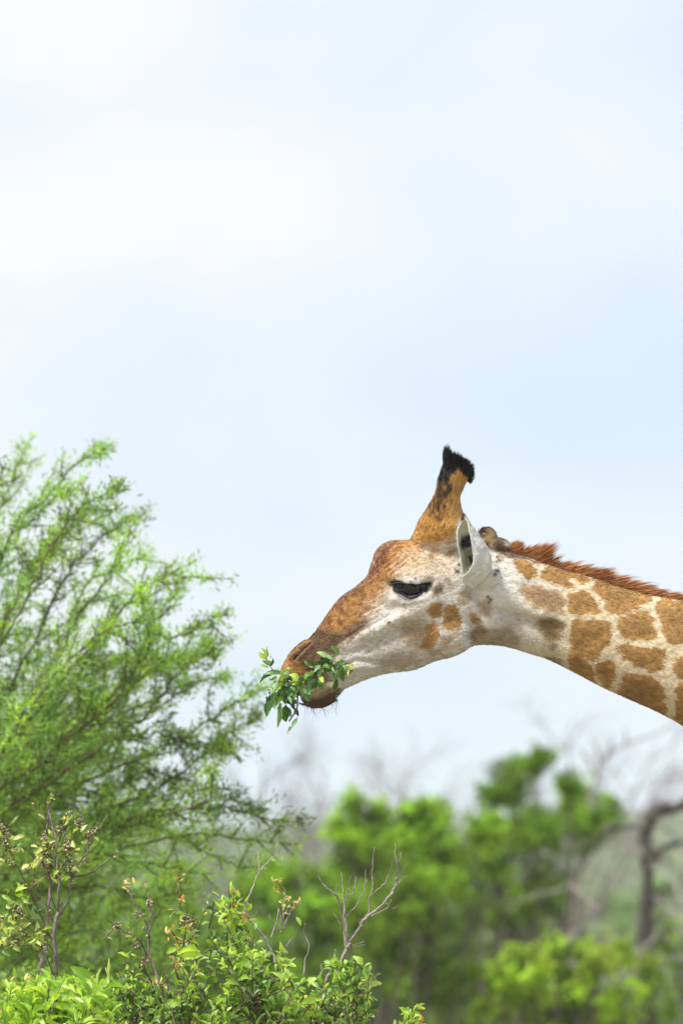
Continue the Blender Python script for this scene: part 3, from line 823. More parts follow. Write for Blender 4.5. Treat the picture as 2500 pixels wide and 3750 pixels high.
# --- bright leafy shrub, bottom left corner
s = Shrub('bright yellow green shrub with long toothed leaves in the bottom left corner', (250, -0.25), 52)
s.trunks([at(150, 3740, s.y), at(300, 3730, s.y), at(60, 3760, s.y), at(380, 3760, s.y)], .008)
s.mass([(230, 3690, 190, 70), (80, 3730, 130, 45), (330, 3640, 90, 70), (180, 3620, 90, 45), (300, 3800, 260, 90), (60, 3830, 200, 90)], 1.15, 0.080, 0.0195, 'toothed', ('bright', 'bright', 'bright'), 0.2)
s.mass([(120, 3620, 120, 50), (60, 3690, 100, 60)], 1.0, 0.06, 0.019, 'toothed', ('bright', 'bright', 'rust'), .1)
s.mass([(200, 3950, 300, 120), (250, 4250, 320, 220)], 0.35, 0.06, 0.022, 'toothed', ('mixed', 'bright'), 0.5)
for (x0, z0, x1, z1, w) in [(940, 1940, 745, 1755, .030), (560, 1990, 440, 1800, .022), (240, 2200, 370, 2000, .030), (700, 2010, 620, 1860, .028), (790, 1950, 600, 1960, .024), (650, 2060, 430, 2110, .026), (880, 2190, 770, 2060, .024), (1020, 2190, 1070, 1980, .010), (950, 2200, 990, 2020, .012), (560, 2240, 680, 2130, .026), (30, 2330, 120, 2260, .028), (420, 2330, 560, 2270, .024), (200, 2200, 180, 2080, .022), (330, 2190, 240, 2290, .024), (760, 1960, 640, 1880, .03), (900, 2060, 950, 2200, .016), (480, 2190, 350, 2180, .022), (170, 2240, 20, 2310, .024)]:
    a, b = at(x0 * .3614, 2900 + z0 * .3614, s.y - .05), at(x1 * .3614, 2900 + z1 * .3614, s.y - .08)
    s.leaf(a, b - a, (s.rng.normal() * .5, -1, .8), float(np.linalg.norm(b - a)), w, 'toothed', 'bright')
for pts in ([(1000, 2400), (900, 2240), (760, 2110), (640, 2020), (570, 1980)], [(820, 2150), (900, 2080), (780, 1930)], [(560, 2400), (420, 2240), (380, 2150)], [(1010, 2380), (1030, 2200), (1000, 2060)]):
    s.stem(A(pts), .0022, .001, (0.24, 0.2, 0.06), name='twig', seg=5)
s.finish()

# --- centre-left shrub with rust tips
s = Shrub('dark leaved shrub with rust coloured shoot tips, between corner shrub and tall centre shoot', (600, 0.0), 53)
B = lambda pts: px_path(pts, .3508, 350, 3150, s.y, s.rng, 0.012)
G = (0.2, 0.155, 0.135)
s.trunks([B([(700, 1711)])[0], B([(980, 1711)])[0], B([(450, 1700)])[0], B([(870, 1700)])[0]], .008)
s.stem(B([(730, 1711), (700, 1400), (650, 1240), (600, 1100), (560, 950), (540, 700), (470, 560), (400, 420), (330, 290)]), .0055, .0020, G)
s.stem(B([(550, 780), (575, 560), (565, 330)]), .0034, .0022, G)
for pts in ([(540, 1000), (470, 860), (330, 760), (200, 680), (110, 600)], [(600, 1270), (480, 1130), (400, 1070)], [(980, 1711), (1000, 1500), (1040, 1250), (1060, 1050), (1050, 900), (1000, 720), (920, 560), (870, 400), (850, 300)], [(880, 400), (885, 220), (875, 190)],
            [(870, 1711), (920, 1300), (960, 980)], [(870, 1650), (780, 1450), (740, 1250), (710, 1080)], [(690, 1711), (720, 1500), (690, 1350), (680, 1290)], [(490, 900), (455, 780)], [(1060, 900), (1030, 720), (1075, 640)], [(550, 1280), (430, 1190), (330, 1150)],
            [(970, 1500), (975, 1230), (965, 1150)], [(590, 1550), (480, 1440), (330, 1330)], [(540, 1690), (380, 1620), (180, 1640)], [(880, 860), (780, 740), (760, 720)], [(1060, 860), (1000, 800), (850, 690)], [(870, 1250), (840, 1150), (800, 1080)]):
    s.stem(B(pts), .0030, .0011, (0.11, 0.085, 0.075), name='twig', seg=5)
BX = lambda L: [(350 + x * .3508, 3150 + z * .3508, rx * .3508, rz * .3508) for x, z, rx, rz in L]
s.mass(BX([(480, 1400, 330, 170), (700, 1450, 250, 160), (430, 1480, 330, 230), (250, 1330, 160, 110), (330, 1230, 130, 80), (620, 1560, 200, 170), (850, 1600, 220, 130)]), 1.0, .044, .017, 'toothed', ('deep', 'mixed', 'bright'), .2)
s.mass(BX([(480, 1040, 110, 70), (180, 690, 90, 50), (120, 640, 40, 40), (400, 980, 70, 60), (340, 760, 100, 60), (480, 590, 60, 40)]), 1.0, .030, .013, 'toothed', ('olive', 'mixed'), .06)
s.mass(BX([(930, 780, 120, 100), (930, 980, 150, 110), (880, 510, 70, 60), (960, 600, 60, 70), (1010, 1150, 160, 110), (860, 880, 80, 80)]), 1.1, .042, .016, 'toothed', ('mixed', 'bright', 'rust'), .12)
s.mass([(760, 3640, 130, 90), (640, 3690, 160, 60), (800, 3520, 80, 60), (520, 3600, 120, 70)], .6, .052, .020, 'toothed', ('mixed', 'bright'), .15)
s.mass([(600, 3950, 320, 140), (600, 4300, 300, 260)], .35, .05, .02, 'toothed', ('deep', 'mixed'), .5)
for (x, z, r, n) in [(440, 570, 35, 12), (510, 575, 15, 5), (570, 450, 40, 12), (220, 690, 45, 16), (340, 780, 35, 8), (520, 1050, 60, 26), (440, 900, 35, 10), (1000, 640, 55, 24), (900, 660, 25, 8), (545, 800, 14, 4), (510, 710, 14, 4), (330, 1390, 50, 16)]:
    s.berry_cluster(350 + x * .3508, 3150 + z * .3508, r * .3508, n)
for (x, z, n, pal) in [(330, 240, 6, 'rust'), (380, 265, 3, 'rust'), (835, 160, 3, 'rust'), (890, 190, 4, 'rust'), (910, 420, 5, 'rust'), (770, 730, 5, 'rust'), (900, 1110, 8, 'rust'), (690, 1300, 4, 'rust'), (630, 1310, 4, 'rust'), (950, 720, 8, 'rust'), (1000, 840, 6, 'rust'), (850, 840, 5, 'rust'), (1050, 1190, 4, 'rust'), (590, 320, 1, 'rust')]:
    c = at(350 + x * .3508, 3150 + z * .3508, s.y - 0.03)
    for k in range(n):
        s.leaf(c + s.rng.normal(size=3) * .008, unit(s.rng.normal(size=3) + np.array([0, -.2, .7])), s.rng.normal(size=3) + np.array([0, -.6, .5]), .013 + .016 * s.rng.random(), .005 + .004 * s.rng.random(), 'toothed', pal)
for (x0, z0, x1, z1, w, p) in [(1120, 1000, 910, 960, .040, 'bright'), (1100, 960, 850, 945, .02, 'bright'), (850, 930, 750, 940, .018, 'mixed'), (610, 1550, 460, 1390, .022, 'bright'), (480, 1390, 330, 1240, .018, 'deep'), (240, 1370, 130, 1310, .03, 'mixed'), (720, 1530, 870, 1440, .026, 'bright'), (830, 1340, 815, 1190, .013, 'bright'), (140, 1420, 310, 1430, .014, 'mixed'), (355, 1020, 240, 950, .017, 'mixed'), (140, 1410, 130, 1020, .008, 'olive')]:
    a, b = at(350 + x0 * .3508, 3150 + z0 * .3508, s.y - .08), at(350 + x1 * .3508, 3150 + z1 * .3508, s.y - .1)
    s.leaf(a, b - a, (s.rng.normal() * .5, -1, .8), float(np.linalg.norm(b - a)), w, 'toothed', p)
s.finish()

# --- centre shrub
s = Shrub('dense glossy shrub at bottom centre with an upright leafy shoot and thin dead twigs', (950, 0.12), 54)
Cc = lambda pts: px_path(pts, .4783, 850, 3050, s.y, s.rng, 0.012)
s.trunks([Cc([(120, 1400)])[0], Cc([(300, 1400)])[0], Cc([(480, 1400)])[0], B([(1480, 1500)])[0]], .009)
s.stem(B([(1500, 1500), (1490, 1200), (1480, 900), (1470, 700), (1410, 500), (1390, 280)]), .0042, .0016, (.16, .15, .07))
s.stem(B([(1470, 900), (1320, 580), (1180, 480), (1060, 370)]), .0028, .0012, (.14, .1, .08))
GD = (0.28, 0.255, 0.22)
s.stem(Cc([(330, 1000), (290, 870), (180, 720), (110, 610), (150, 430), (220, 290), (290, 210), (370, 150)]), .0046, .0012, GD, name='bare_twig')
for pts in ([(130, 600), (125, 540)], [(205, 290), (200, 150)], [(160, 660), (190, 600)], [(300, 800), (360, 590), (330, 520)], [(370, 740), (375, 640), (355, 590)], [(370, 760), (440, 620), (460, 590), (540, 530)], [(380, 700), (400, 540), (405, 450), (365, 345)],
            [(545, 1100), (560, 980), (590, 870), (555, 780), (555, 690)], [(415, 870), (465, 800)], [(290, 620), (300, 660), (360, 750)], [(490, 1200), (430, 1080), (400, 980)], [(240, 1300), (235, 1180), (225, 1060)]):
    s.stem(Cc(pts), .0026, .0010, GD if pts[0][0] < 600 else G, name='twig', seg=5)
CX = lambda L: [(850 + x * .4783, 3050 + z * .4783, rx * .4783, rz * .4783) for x, z, rx, rz in L]
s.mass(CX([(20, 560, 40, 130), (60, 800, 90, 60)]), 1.5, .046, .017, 'toothed', ('bright', 'bright', 'rust'), .08)
s.mass(BX([(1390, 400, 110, 160), (1420, 620, 120, 130)]), 1.3, .046, .017, 'toothed', ('bright', 'bright', 'rust'), .08)
s.mass(BX([(1150, 410, 110, 70), (1350, 790, 140, 130), (1500, 830, 70, 100), (1180, 560, 60, 50)]), 1.1, .044, .018, 'toothed', ('deep', 'mixed'), .10)
s.mass(CX([(60, 960, 170, 90), (210, 950, 120, 70), (100, 1100, 200, 110), (330, 1080, 130, 100), (200, 1250, 260, 130), (60, 1380, 260, 130), (400, 1260, 150, 100), (450, 1400, 220, 100), (400, 950, 90, 80)]), 1.15, .054, .020, 'toothed', ('mixed', 'bright', 'bright'), .24)
s.mass(CX([(200, 1150, 260, 130), (250, 1350, 300, 120), (500, 930, 60, 40), (180, 780, 50, 60)]), .8, .046, .018, 'toothed', ('deep', 'deep'), .15)
s.mass([(950, 3950, 320, 140), (950, 4300, 300, 260)], .35, .05, .02, 'toothed', ('deep', 'mixed'), .5)
for (x, z, r, n) in [(200, 1300, 70, 46), (170, 1220, 50, 22), (430, 600, 40, 8), (270, 1250, 40, 12), (120, 1400, 40, 14)]:
    s.berry_cluster(850 + x * .4783, 3050 + z * .4783, r * .4783, n, s.y - .08)
for (x, z, n) in [(365, 345, 4), (345, 400, 4), (410, 500, 6), (400, 535, 6), (510, 535, 7), (85, 670, 7), (20, 950, 4)]:
    c = at(850 + x * .4783, 3050 + z * .4783, s.y - .02)
    for k in range(n):
        s.leaf(c + s.rng.normal(size=3) * .008, unit(s.rng.normal(size=3) + np.array([0, -.2, .5])), s.rng.normal(size=3) + np.array([0, -.6, .5]), .012 + .016 * s.rng.random(), .005 + .003 * s.rng.random(), 'toothed', 'rust')
for (x0, z0, x1, z1, w, p) in [(200, 900, 75, 920, .022, 'bright'), (160, 980, 20, 1010, .024, 'bright'), (380, 1160, 330, 1060, .022, 'bright'), (430, 1120, 400, 1040, .018, 'bright'), (430, 920, 350, 850, .018, 'bright'), (320, 910, 240, 940, .018, 'olive'), (180, 870, 175, 740, .018, 'deep'), (70, 990, 10, 1040, .02, 'bright'), (490, 640, 520, 700, .012, 'mixed')]:
    a, b = at(850 + x0 * .4783, 3050 + z0 * .4783, s.y - .1), at(850 + x1 * .4783, 3050 + z1 * .4783, s.y - .12)
    s.leaf(a, b - a, (s.rng.normal() * .5, -1, .8), float(np.linalg.norm(b - a)), w, 'toothed', p)
s.finish()

# --- right shrub with the forked bare branch
s = Shrub('glossy green shrub with a forked bare lichen grey branch rising above its leaves', (1230, 0.02), 55)
s.trunks([Cc([(730, 1250)])[0], Cc([(860, 1400)])[0], Cc([(640, 1420)])[0]], .010)
Cc = lambda pts: px_path(pts, .4783, 850, 3050, s.y, s.rng, 0.010)
def bb(pts, r0, r1): s.stem(Cc(pts), r0, r1, (0.25, 0.215, 0.18), name='bare_branch', seg=8, jit=.0016)
bb([(700, 1250), (730, 1110), (850, 950), (880, 880), (900, 840)], .0062, .0056)
bb([(890, 860), (930, 790), (980, 720), (1020, 650), (1130, 570), (1210, 480), (1245, 420)], .0050, .0034)
bb([(1245, 430), (1262, 370), (1265, 250), (1245, 170), (1250, 80)], .0038, .0011)
bb([(1015, 660), (1050, 600), (1050, 500), (1075, 440), (1070, 300), (1090, 110)], .0036, .0011)
bb([(870, 880), (860, 760), (840, 600), (820, 530), (770, 460), (700, 400), (650, 330), (625, 280)], .0042, .0010)
bb([(890, 870), (880, 760), (862, 640), (850, 520), (845, 400), (835, 300)], .0046, .0011)
for pts in ([(1075, 480), (1150, 400), (1210, 300), (1230, 200)], [(1060, 640), (1180, 580), (1215, 510)], [(1190, 580), (1230, 580), (1270, 560)], [(1260, 400), (1300, 350), (1345, 325)], [(1250, 360), (1300, 300), (1330, 240)], [(1268, 280), (1285, 200), (1297, 145)],
            [(860, 660), (940, 570), (1000, 450), (1030, 360)], [(860, 530), (910, 480), (940, 400), (940, 330)], [(870, 490), (890, 420), (910, 330)], [(790, 460), (805, 390)], [(830, 700), (780, 620)], [(900, 880), (1010, 825)], [(900, 895), (1015, 855)], [(890, 915), (945, 915)], [(830, 520), (790, 470)],
            [(1210, 480), (1240, 400), (1245, 350)], [(1160, 545), (1190, 540)], [(780, 980), (790, 890)], [(720, 1100), (680, 1040), (680, 1000)], [(1015, 440), (1022, 280)], [(860, 500), (838, 420)], [(975, 700), (985, 660)], [(905, 480), (945, 450)]):
    s.stem(Cc(pts), .0023, .0009, (0.25, 0.215, 0.18), name='bare_twig', seg=5)
s.mass(CX([(880, 1060, 160, 110), (1000, 1000, 50, 60), (960, 1150, 100, 90), (800, 1180, 180, 110), (650, 1250, 130, 110), (900, 1350, 190, 110), (750, 1400, 200, 100), (560, 1180, 70, 60)]), 1.15, .050, .020, 'toothed', ('mixed', 'deep'), .2)
s.mass(CX([(620, 1290, 130, 90), (700, 1370, 130, 60), (1000, 1440, 90, 50), (840, 1000, 70, 40)]), 1.0, .055, .022, 'toothed', ('bright', 'bright', 'rust'), .08)
s.mass([(1230, 3950, 220, 140), (1200, 4300, 250, 260)], .35, .05, .02, 'toothed', ('deep', 'mixed'), .5)
for (x, z, r, n) in [(960, 1240, 30, 16), (900, 1370, 60, 26), (850, 1200, 30, 9), (1000, 1170, 18, 6)]:
    s.berry_cluster(850 + x * .4783, 3050 + z * .4783, r * .4783, n, s.y - .08)
for (x0, z0, x1, z1, w, p) in [(1000, 1010, 950, 935, .022, 'bright'), (770, 1150, 790, 1050, .022, 'bright'), (860, 1170, 840, 1060, .018, 'deep'), (1060, 1350, 1130, 1280, .016, 'deep'), (1000, 1240, 1070, 1270, .010, 'mixed'), (820, 990, 750, 975, .016, 'bright'), (580, 1180, 620, 1110, .028, 'mixed'), (700, 1280, 500, 1290, .02, 'bright'), (560, 1240, 440, 1220, .02, 'mixed'), (1010, 1030, 1050, 990, .014, 'mixed')]:
    a, b = at(850 + x0 * .4783, 3050 + z0 * .4783, s.y - .1), at(850 + x1 * .4783, 3050 + z1 * .4783, s.y - .12)
    s.leaf(a, b - a, (s.rng.normal() * .5, -1, .8), float(np.linalg.norm(b - a)), w, 'toothed', p)
s.finish()

# --- last small one
s = Shrub('small shrub tip with orange edged leaves poking into the bottom edge', (1515, -0.05), 56)
s.trunks([at(1510, 3740, s.y), at(1480, 3770, s.y)], .006)
s.mass([(1515, 3725, 38, 38), (1500, 3800, 90, 60)], 2.6, .045, .017, 'toothed', ('bright', 'bright', 'rust'), .05)
s.mass([(1500, 3950, 140, 120), (1500, 4250, 180, 220)], .35, .05, .02, 'toothed', ('deep', 'mixed'), .4)
s.finish()

# ------------------------------------------------------------------ giraffe
def W(p, y=0.0):
    return at(p[0], p[1], 0.0) * np.array([1, 0, 1]) + np.array([0, y, 0])

def loft(acc, secs, sub=5, seg=40, yc=None):
    """secs: (top_xz, bottom_xz, half width, superellipse exponent, taper, centre y) in world metres"""
    S = np.array([[*a, *b, w, n, t, yc_] for a, b, w, n, t, yc_ in secs], float)
    S = smooth_path(S, sub)
    ph = np.linspace(0, 2 * math.pi, seg, endpoint=False)
    rings = []
    for a0_, a1_, b0_, b1_, w, n, t, yc_ in S:
        c, s_ = np.cos(ph), np.sin(ph)
        v = np.sign(c) * np.abs(c) ** (2 / n); h = np.sign(s_) * np.abs(s_) ** (2 / n)
        x = (a0_ + b0_) / 2 + v * (a0_ - b0_) / 2; z = (a1_ + b1_) / 2 + v * (a1_ - b1_) / 2
        rings.append(np.stack([x, yc_ + h * w * (1 + t * v), z], 1))
    V = np.concatenate(rings); n = len(rings)
    i = np.arange(n - 1)[:, None] * seg; j = np.arange(seg)[None]; j2 = (j + 1) % seg
    Q = np.stack([i + j, i + j2, i + seg + j2, i + seg + j], -1).reshape(-1, 4)
    V = np.vstack([V, rings[0].mean(0), rings[-1].mean(0)])
    m = n * seg
    T = np.vstack([np.stack([(np.arange(seg) + 1) % seg, np.arange(seg), np.full(seg, m)], 1),
                   np.stack([(n - 1) * seg + np.arange(seg), (n - 1) * seg + (np.arange(seg) + 1) % seg, np.full(seg, m + 1)], 1)])
    acc.add(V, T, Q)

def xz(p): w = W(p); return (w[0], w[2])
def ball(acc, c, r, n=14):
    th = np.linspace(0, math.pi, n); ph = np.linspace(0, 2 * math.pi, 2 * n, endpoint=False)
    V = np.stack([np.outer(np.sin(th), np.cos(ph)), np.outer(np.sin(th), np.sin(ph)), np.outer(np.cos(th), np.ones(2 * n))], -1).reshape(-1, 3)
    V = V * np.array(r) + np.array(c); k = 2 * n
    i = np.arange(n - 1)[:, None] * k; j = np.arange(k)[None]
    acc.add(V, None, np.stack([i + j, i + k + j, i + k + (j + 1) % k, i + (j + 1) % k], -1).reshape(-1, 4))

def remeshed(acc, voxel, smooth_it):
    me = acc.mesh('tmp', M_hide)
    o = bpy.data.objects.new('tmp', me); col.objects.link(o)
    m = o.modifiers.new('r', 'REMESH'); m.mode = 'VOXEL'; m.voxel_size = voxel; m.adaptivity = 0
    m2 = o.modifiers.new('s', 'SMOOTH'); m2.factor = 0.5; m2.iterations = smooth_it
    dg = bpy.context.evaluated_depsgraph_get()
    ev = o.evaluated_get(dg); em = ev.to_mesh()
    n = len(em.vertices); V = np.empty(n * 3, np.float32); em.vertices.foreach_get('co', V)
    Nn = np.empty(n * 3, np.float32); em.vertices.foreach_get('normal', Nn)
    L = np.empty(len(em.loops), np.int32); em.loops.foreach_get('vertex_index', L)
    tot = np.empty(len(em.polygons), np.int32); em.polygons.foreach_get('loop_total', tot)
    st = np.empty(len(em.polygons), np.int32); em.polygons.foreach_get('loop_start', st)
    q = st[tot == 4][:, None] + np.arange(4); t = st[tot == 3][:, None] + np.arange(3)
    Fq, Ft = L[q], L[t]
    ev.to_mesh_clear()
    bpy.data.objects.remove(o); bpy.data.meshes.remove(me)
    return V.reshape(-1, 3).astype(float), Nn.reshape(-1, 3).astype(float), Ft, Fq

acc = Acc()
S = []
def hs(a, b, w, n=2.2, t=0.0, yc_=0.0): S.append((xz(a), xz(b), w, n, t, yc_))
hs((1030, 2456), (1036, 2466), .022)
hs((1036, 2436), (1060, 2484), .036)
hs((1050, 2412), (1100, 2486), .046, 2.4)
hs((1072, 2381), (1150, 2487), .051, 2.5)
hs((1100, 2356), (1195, 2488), .052, 2.5, -.08)
hs((1136, 2334), (1240, 2500), .049, 2.5, -.15)
hs((1172, 2287), (1275, 2509), .048, 2.4, -.18)
hs((1208, 2236), (1325, 2493), .051, 2.3, -.18)
hs((1251, 2186), (1390, 2472), .057, 2.2, -.15)
hs((1310, 2142), (1455, 2460), .065, 2.2, -.10)
hs((1345, 2106), (1520, 2451), .074, 2.2, -.05)
hs((1362, 2058), (1590, 2422), .086, 2.2, 0)
hs((1385, 2018), (1650, 2407), .096, 2.3, .04)
hs((1425, 1992), (1690, 2390), .101, 2.3, .08)
hs((1490, 1978), (1722, 2370), .102, 2.3, .10)
hs((1590, 1985), (1748, 2363), .098, 2.2, .06)
hs((1690, 2000), (1790, 2360), .090, 2.2, .0)
hs((1790, 2004), (1838, 2365), .084, 2.1, .0)
hs((1870, 2015), (1885, 2376), .083, 2.1, .0)
hs((1950, 2040), (1940, 2393), .085, 2.1, -.03)
hs((2050, 2076), (2020, 2420), .088, 2.1, -.05)
hs((2160, 2106), (2110, 2466), .094, 2.1, -.06)
hs((2270, 2143), (2205, 2517), .100, 2.1, -.06)
hs((2390, 2176), (2310, 2564), .107, 2.1, -.06)
hs((2510, 2198), (2430, 2618), .115, 2.1, -.06)
hs((2650, 2240), (2560, 2695), .125, 2.1, -.06)
hs((2800, 2290), (2690, 2790), .135, 2.1, -.06)
hs((2860, 2345), (2770, 2770), .105, 2.1, -.06)
loft(acc, S, 5, 48)
# lower lip and chin
S = []
hs((1092, 2520), (1100, 2545), .020)
hs((1100, 2498), (1110, 2574), .034)
hs((1125, 2484), (1135, 2589), .041, 2.3)
hs((1160, 2478), (1172, 2592), .042, 2.3)
hs((1190, 2474), (1208, 2580), .040, 2.3)
hs((1215, 2470), (1235, 2552), .038, 2.2)
hs((1240, 2460), (1262, 2522), .038, 2.2)
hs((1290, 2450), (1310, 2500), .036, 2.2)
loft(acc, S, 4, 32)
# horn-like ossicones, near and far
for sgn, dx in ((-1, 0), (1, 6)):
    S = []
    def ho(a, b, w, yc_): S.append((xz((a[0] + dx, a[1])), xz((b[0] + dx * .3, b[1])), w, 2.0, 0, sgn * yc_))
    ho((1480, 2060), (1740, 2080), .030, .030)
    ho((1490, 1995), (1738, 1990), .044, .040)
    ho((1516, 1950), (1716, 1935), .048, .045)
    ho((1530, 1915), (1703, 1905), .040, .048)
    ho((1557, 1873), (1687, 1868), .033, .052)
    ho((1585, 1824), (1681, 1830), .028, .056)
    ho((1600, 1775), (1690, 1800), .026, .060)
    ho((1609, 1742), (1704, 1768), .027, .063)
    ho((1619, 1712), (1718, 1742), .027, .066)
    ho((1629, 1686), (1712, 1712), .023, .068)
    ho((1642, 1676), (1680, 1684), .013, .069)
    loft(acc, S, 4, 28)
# forehead bump, back-of-skull knob, jaw angle, cheek
ball(acc, W((1452, 2062)), (.070, .060, .066))
ball(acc, W((1782, 1976), -0.012), (.030, .030, .036))
ball(acc, W((1815, 2005), 0), (.045, .045, .03))
for sg in (-1, 1):
    ball(acc, W((1500, 2160), sg * .073), (.045, .030, .036))      # orbit
    ball(acc, W((1640, 2320), sg * .050), (.075, .045, .065))      # jaw muscle
    ball(acc, W((1100, 2420), sg * .028), (.038, .026, .034))      # nostril wings
    ball(acc, W((1765, 2120), sg * .055), (.055, .045, .06))       # ear root
V, Nn, Ft, Fq = remeshed(acc, 0.0033, 7)
px, py = pxof(V)
side = np.clip(np.abs(Nn[:, 1]) * 1.4, 0, 1) * np.sign(V[:, 1] + 1e-6)

def g2(cx, cy, sx, sy, ang=0.0):
    c, s_ = math.cos(ang), math.sin(ang)
    dx, dy = px - cx, py - cy
    u = dx * c + dy * s_; v = -dx * s_ + dy * c
    return np.exp(-0.5 * ((u / sx) ** 2 + (v / sy) ** 2))
def segd(pts):
    """distance to polyline in px"""
    d = np.full(len(px), 1e9)
    for (x0, y0), (x1, y1) in zip(pts[:-1], pts[1:]):
        ex, ey = x1 - x0, y1 - y0
        t = np.clip(((px - x0) * ex + (py - y0) * ey) / (ex * ex + ey * ey), 0, 1)
        d = np.minimum(d, np.hypot(px - x0 - t * ex, py - y0 - t * ey))
    return d
def groove(pts, w): return np.exp(-0.5 * (segd(pts) / w) ** 2)
D = np.zeros(len(V))
D += .011 * g2(1490, 2112, 60, 16, .1)                      # brow
D += .007 * groove([(1575, 2185), (1540, 2200), (1490, 2212), (1440, 2200)], 9)    # lower lid
D += .0075 * g2(1500, 2137, 34, 9, .08)                     # upper lid
D -= .013 * groove([(1436, 2150), (1470, 2163), (1510, 2172), (1550, 2158), (1572, 2142)], 10)
D -= .006 * g2(1425, 2145, 14, 16)
D += .010 * groove([(1590, 2210), (1500, 2250), (1400, 2300), (1330, 2330)], 16)   # cheek bone
D -= .008 * groove([(1560, 2290), (1460, 2330), (1360, 2370), (1270, 2400)], 16)
D -= .007 * groove([(1330, 2180), (1390, 2215), (1430, 2235)], 16)
D += .007 * g2(1290, 2240, 50, 22, .75)
D -= .006 * groove([(1250, 2440), (1300, 2425), (1350, 2425), (1400, 2440)], 9)
D += .005 * groove([(1260, 2460), (1320, 2442), (1380, 2448)], 8)
D -= .014 * groove([(1720, 2180), (1790, 2235), (1860, 2262), (1960, 2290)], 15)
D += .012 * groove([(1800, 2120), (1880, 2200), (1970, 2258)], 22)
D -= .011 * groove([(1735, 2180), (1755, 2260), (1740, 2330)], 20)
D += .006 * groove([(1900, 2330), (2000, 2370), (2080, 2420)], 20)
D -= .006 * groove([(1960, 2290), (2050, 2310), (2120, 2360)], 26)
D -= .005 * groove([(1560, 2010), (1600, 2060), (1650, 2090)], 18)
D -= .011 * groove([(1076, 2412), (1092, 2392), (1112, 2370), (1134, 2354)], 6)    # nostril slit
D += .005 * groove([(1094, 2414), (1120, 2384), (1142, 2362)], 6)
D += .004 * groove([(1058, 2412), (1082, 2378), (1112, 2354)], 5)
D -= .017 * groove([(1085, 2487), (1120, 2484), (1160, 2470), (1205, 2446)], 7)    # mouth
D += .005 * groove([(1060, 2470), (1100, 2470), (1150, 2458)], 7)
D -= .005 * groove([(1230, 2400), (1215, 2430), (1200, 2450)], 9)
for k, (a, b) in enumerate([((1395, 2075), (1450, 2035)), ((1405, 2090), (1462, 2048)), ((1418, 2102), (1475, 2058)), ((1432, 2112), (1488, 2068)), ((1330, 2250), (1400, 2215)), ((1300, 2330), (1420, 2260)), ((1250, 2350), (1330, 2300)), ((1340, 2400), (1420, 2330)), ((1700, 2110), (1730, 2170)), ((1690, 2120), (1724, 2185))]):
    D -= .0028 * groove([a, b], 3.2)
# small skin folds over the whole head and neck
D += (fbm(V * np.array([1, 1, 1]), 26, 3, 3) - 0.5) * .0060
D += (fbm(V, 90, 5, 2) - 0.5) * .0022
V = V + Nn * (D * np.abs(side) ** .5)[:, None]
# fine bristle lumps for dark dots of old wounds and ticks
ticks = [(1676, 2072, 6), (1668, 2098, 8), (1663, 2090, 5), (1690, 2118, 5), (1815, 2045, 4), (1812, 2060, 4), (1806, 2098, 7), (1800, 2112, 6), (1518, 2124, 4), (1504, 2136, 4), (1477, 2216, 4), (1424, 2282, 5), (1783, 2190, 5), (1791, 2200, 6), (1788, 2210, 5), (1822, 2055, 4)]
tk = np.zeros(len(V))
for x, y, r in ticks: tk = np.maximum(tk, np.exp(-0.5 * (np.hypot(px - x, py - y) / (r * .75)) ** 2))
V = V + Nn * (tk * .006 * (V[:, 1] < 0))[:, None]

# ---- coat colours
def polymask(poly, soft=7.0, PX=None, PY=None):
    PX = px if PX is None else PX; PY = py if PY is None else PY
    poly = np.array(poly, float)
    sm = []
    n = len(poly)
    for i in range(n):      # round the corners
        a, b, c = poly[i - 1], poly[i], poly[(i + 1) % n]
        for t in (0, .33, .66, 1):
            sm.append((1 - t) ** 2 * (a + 2 * b) / 3 + 2 * t * (1 - t) * b + t * t * (c + 2 * b) / 3)
    sm = np.array(sm); ce = sm.mean(0); sm = ce + (sm - ce) * 1.075
    x0, y0 = sm.min(0) - 30; x1, y1 = sm.max(0) + 30
    idx = np.where((PX > x0) & (PX < x1) & (PY > y0) & (PY < y1))[0]
    out = np.zeros(len(PX))
    if not len(idx): return out
    X, Y = PX[idx], PY[idx]
    inside = np.zeros(len(idx), bool); d = np.full(len(idx), 1e9)
    for i in range(len(sm)):
        ax, ay = sm[i]; bx_, by_ = sm[(i + 1) % len(sm)]
        c = (ay > Y) != (by_ > Y)
        with np.errstate(divide='ignore', invalid='ignore'):
            xi = (bx_ - ax) * (Y - ay) / (by_ - ay + 1e-12) + ax
        inside ^= c & (X < xi)
        ex, ey = bx_ - ax, by_ - ay
        t = np.clip(((X - ax) * ex + (Y - ay) * ey) / (ex * ex + ey * ey + 1e-9), 0, 1)
        d = np.minimum(d, np.hypot(X - ax - t * ex, Y - ay - t * ey))
    sd = np.where(inside, d, -d)
    out[idx] = np.clip(0.5 + sd / (2 * soft), 0, 1)
    return out
c3 = lambda L: [(1700 + x * .5102, 1800 + y * .5102) for x, y in L]
c1 = lambda L: [(900 + x * .7015, 1550 + y * .7015) for x, y in L]
c5 = lambda L: [(1450 + x * .2551, 1600 + y * .2551) for x, y in L]
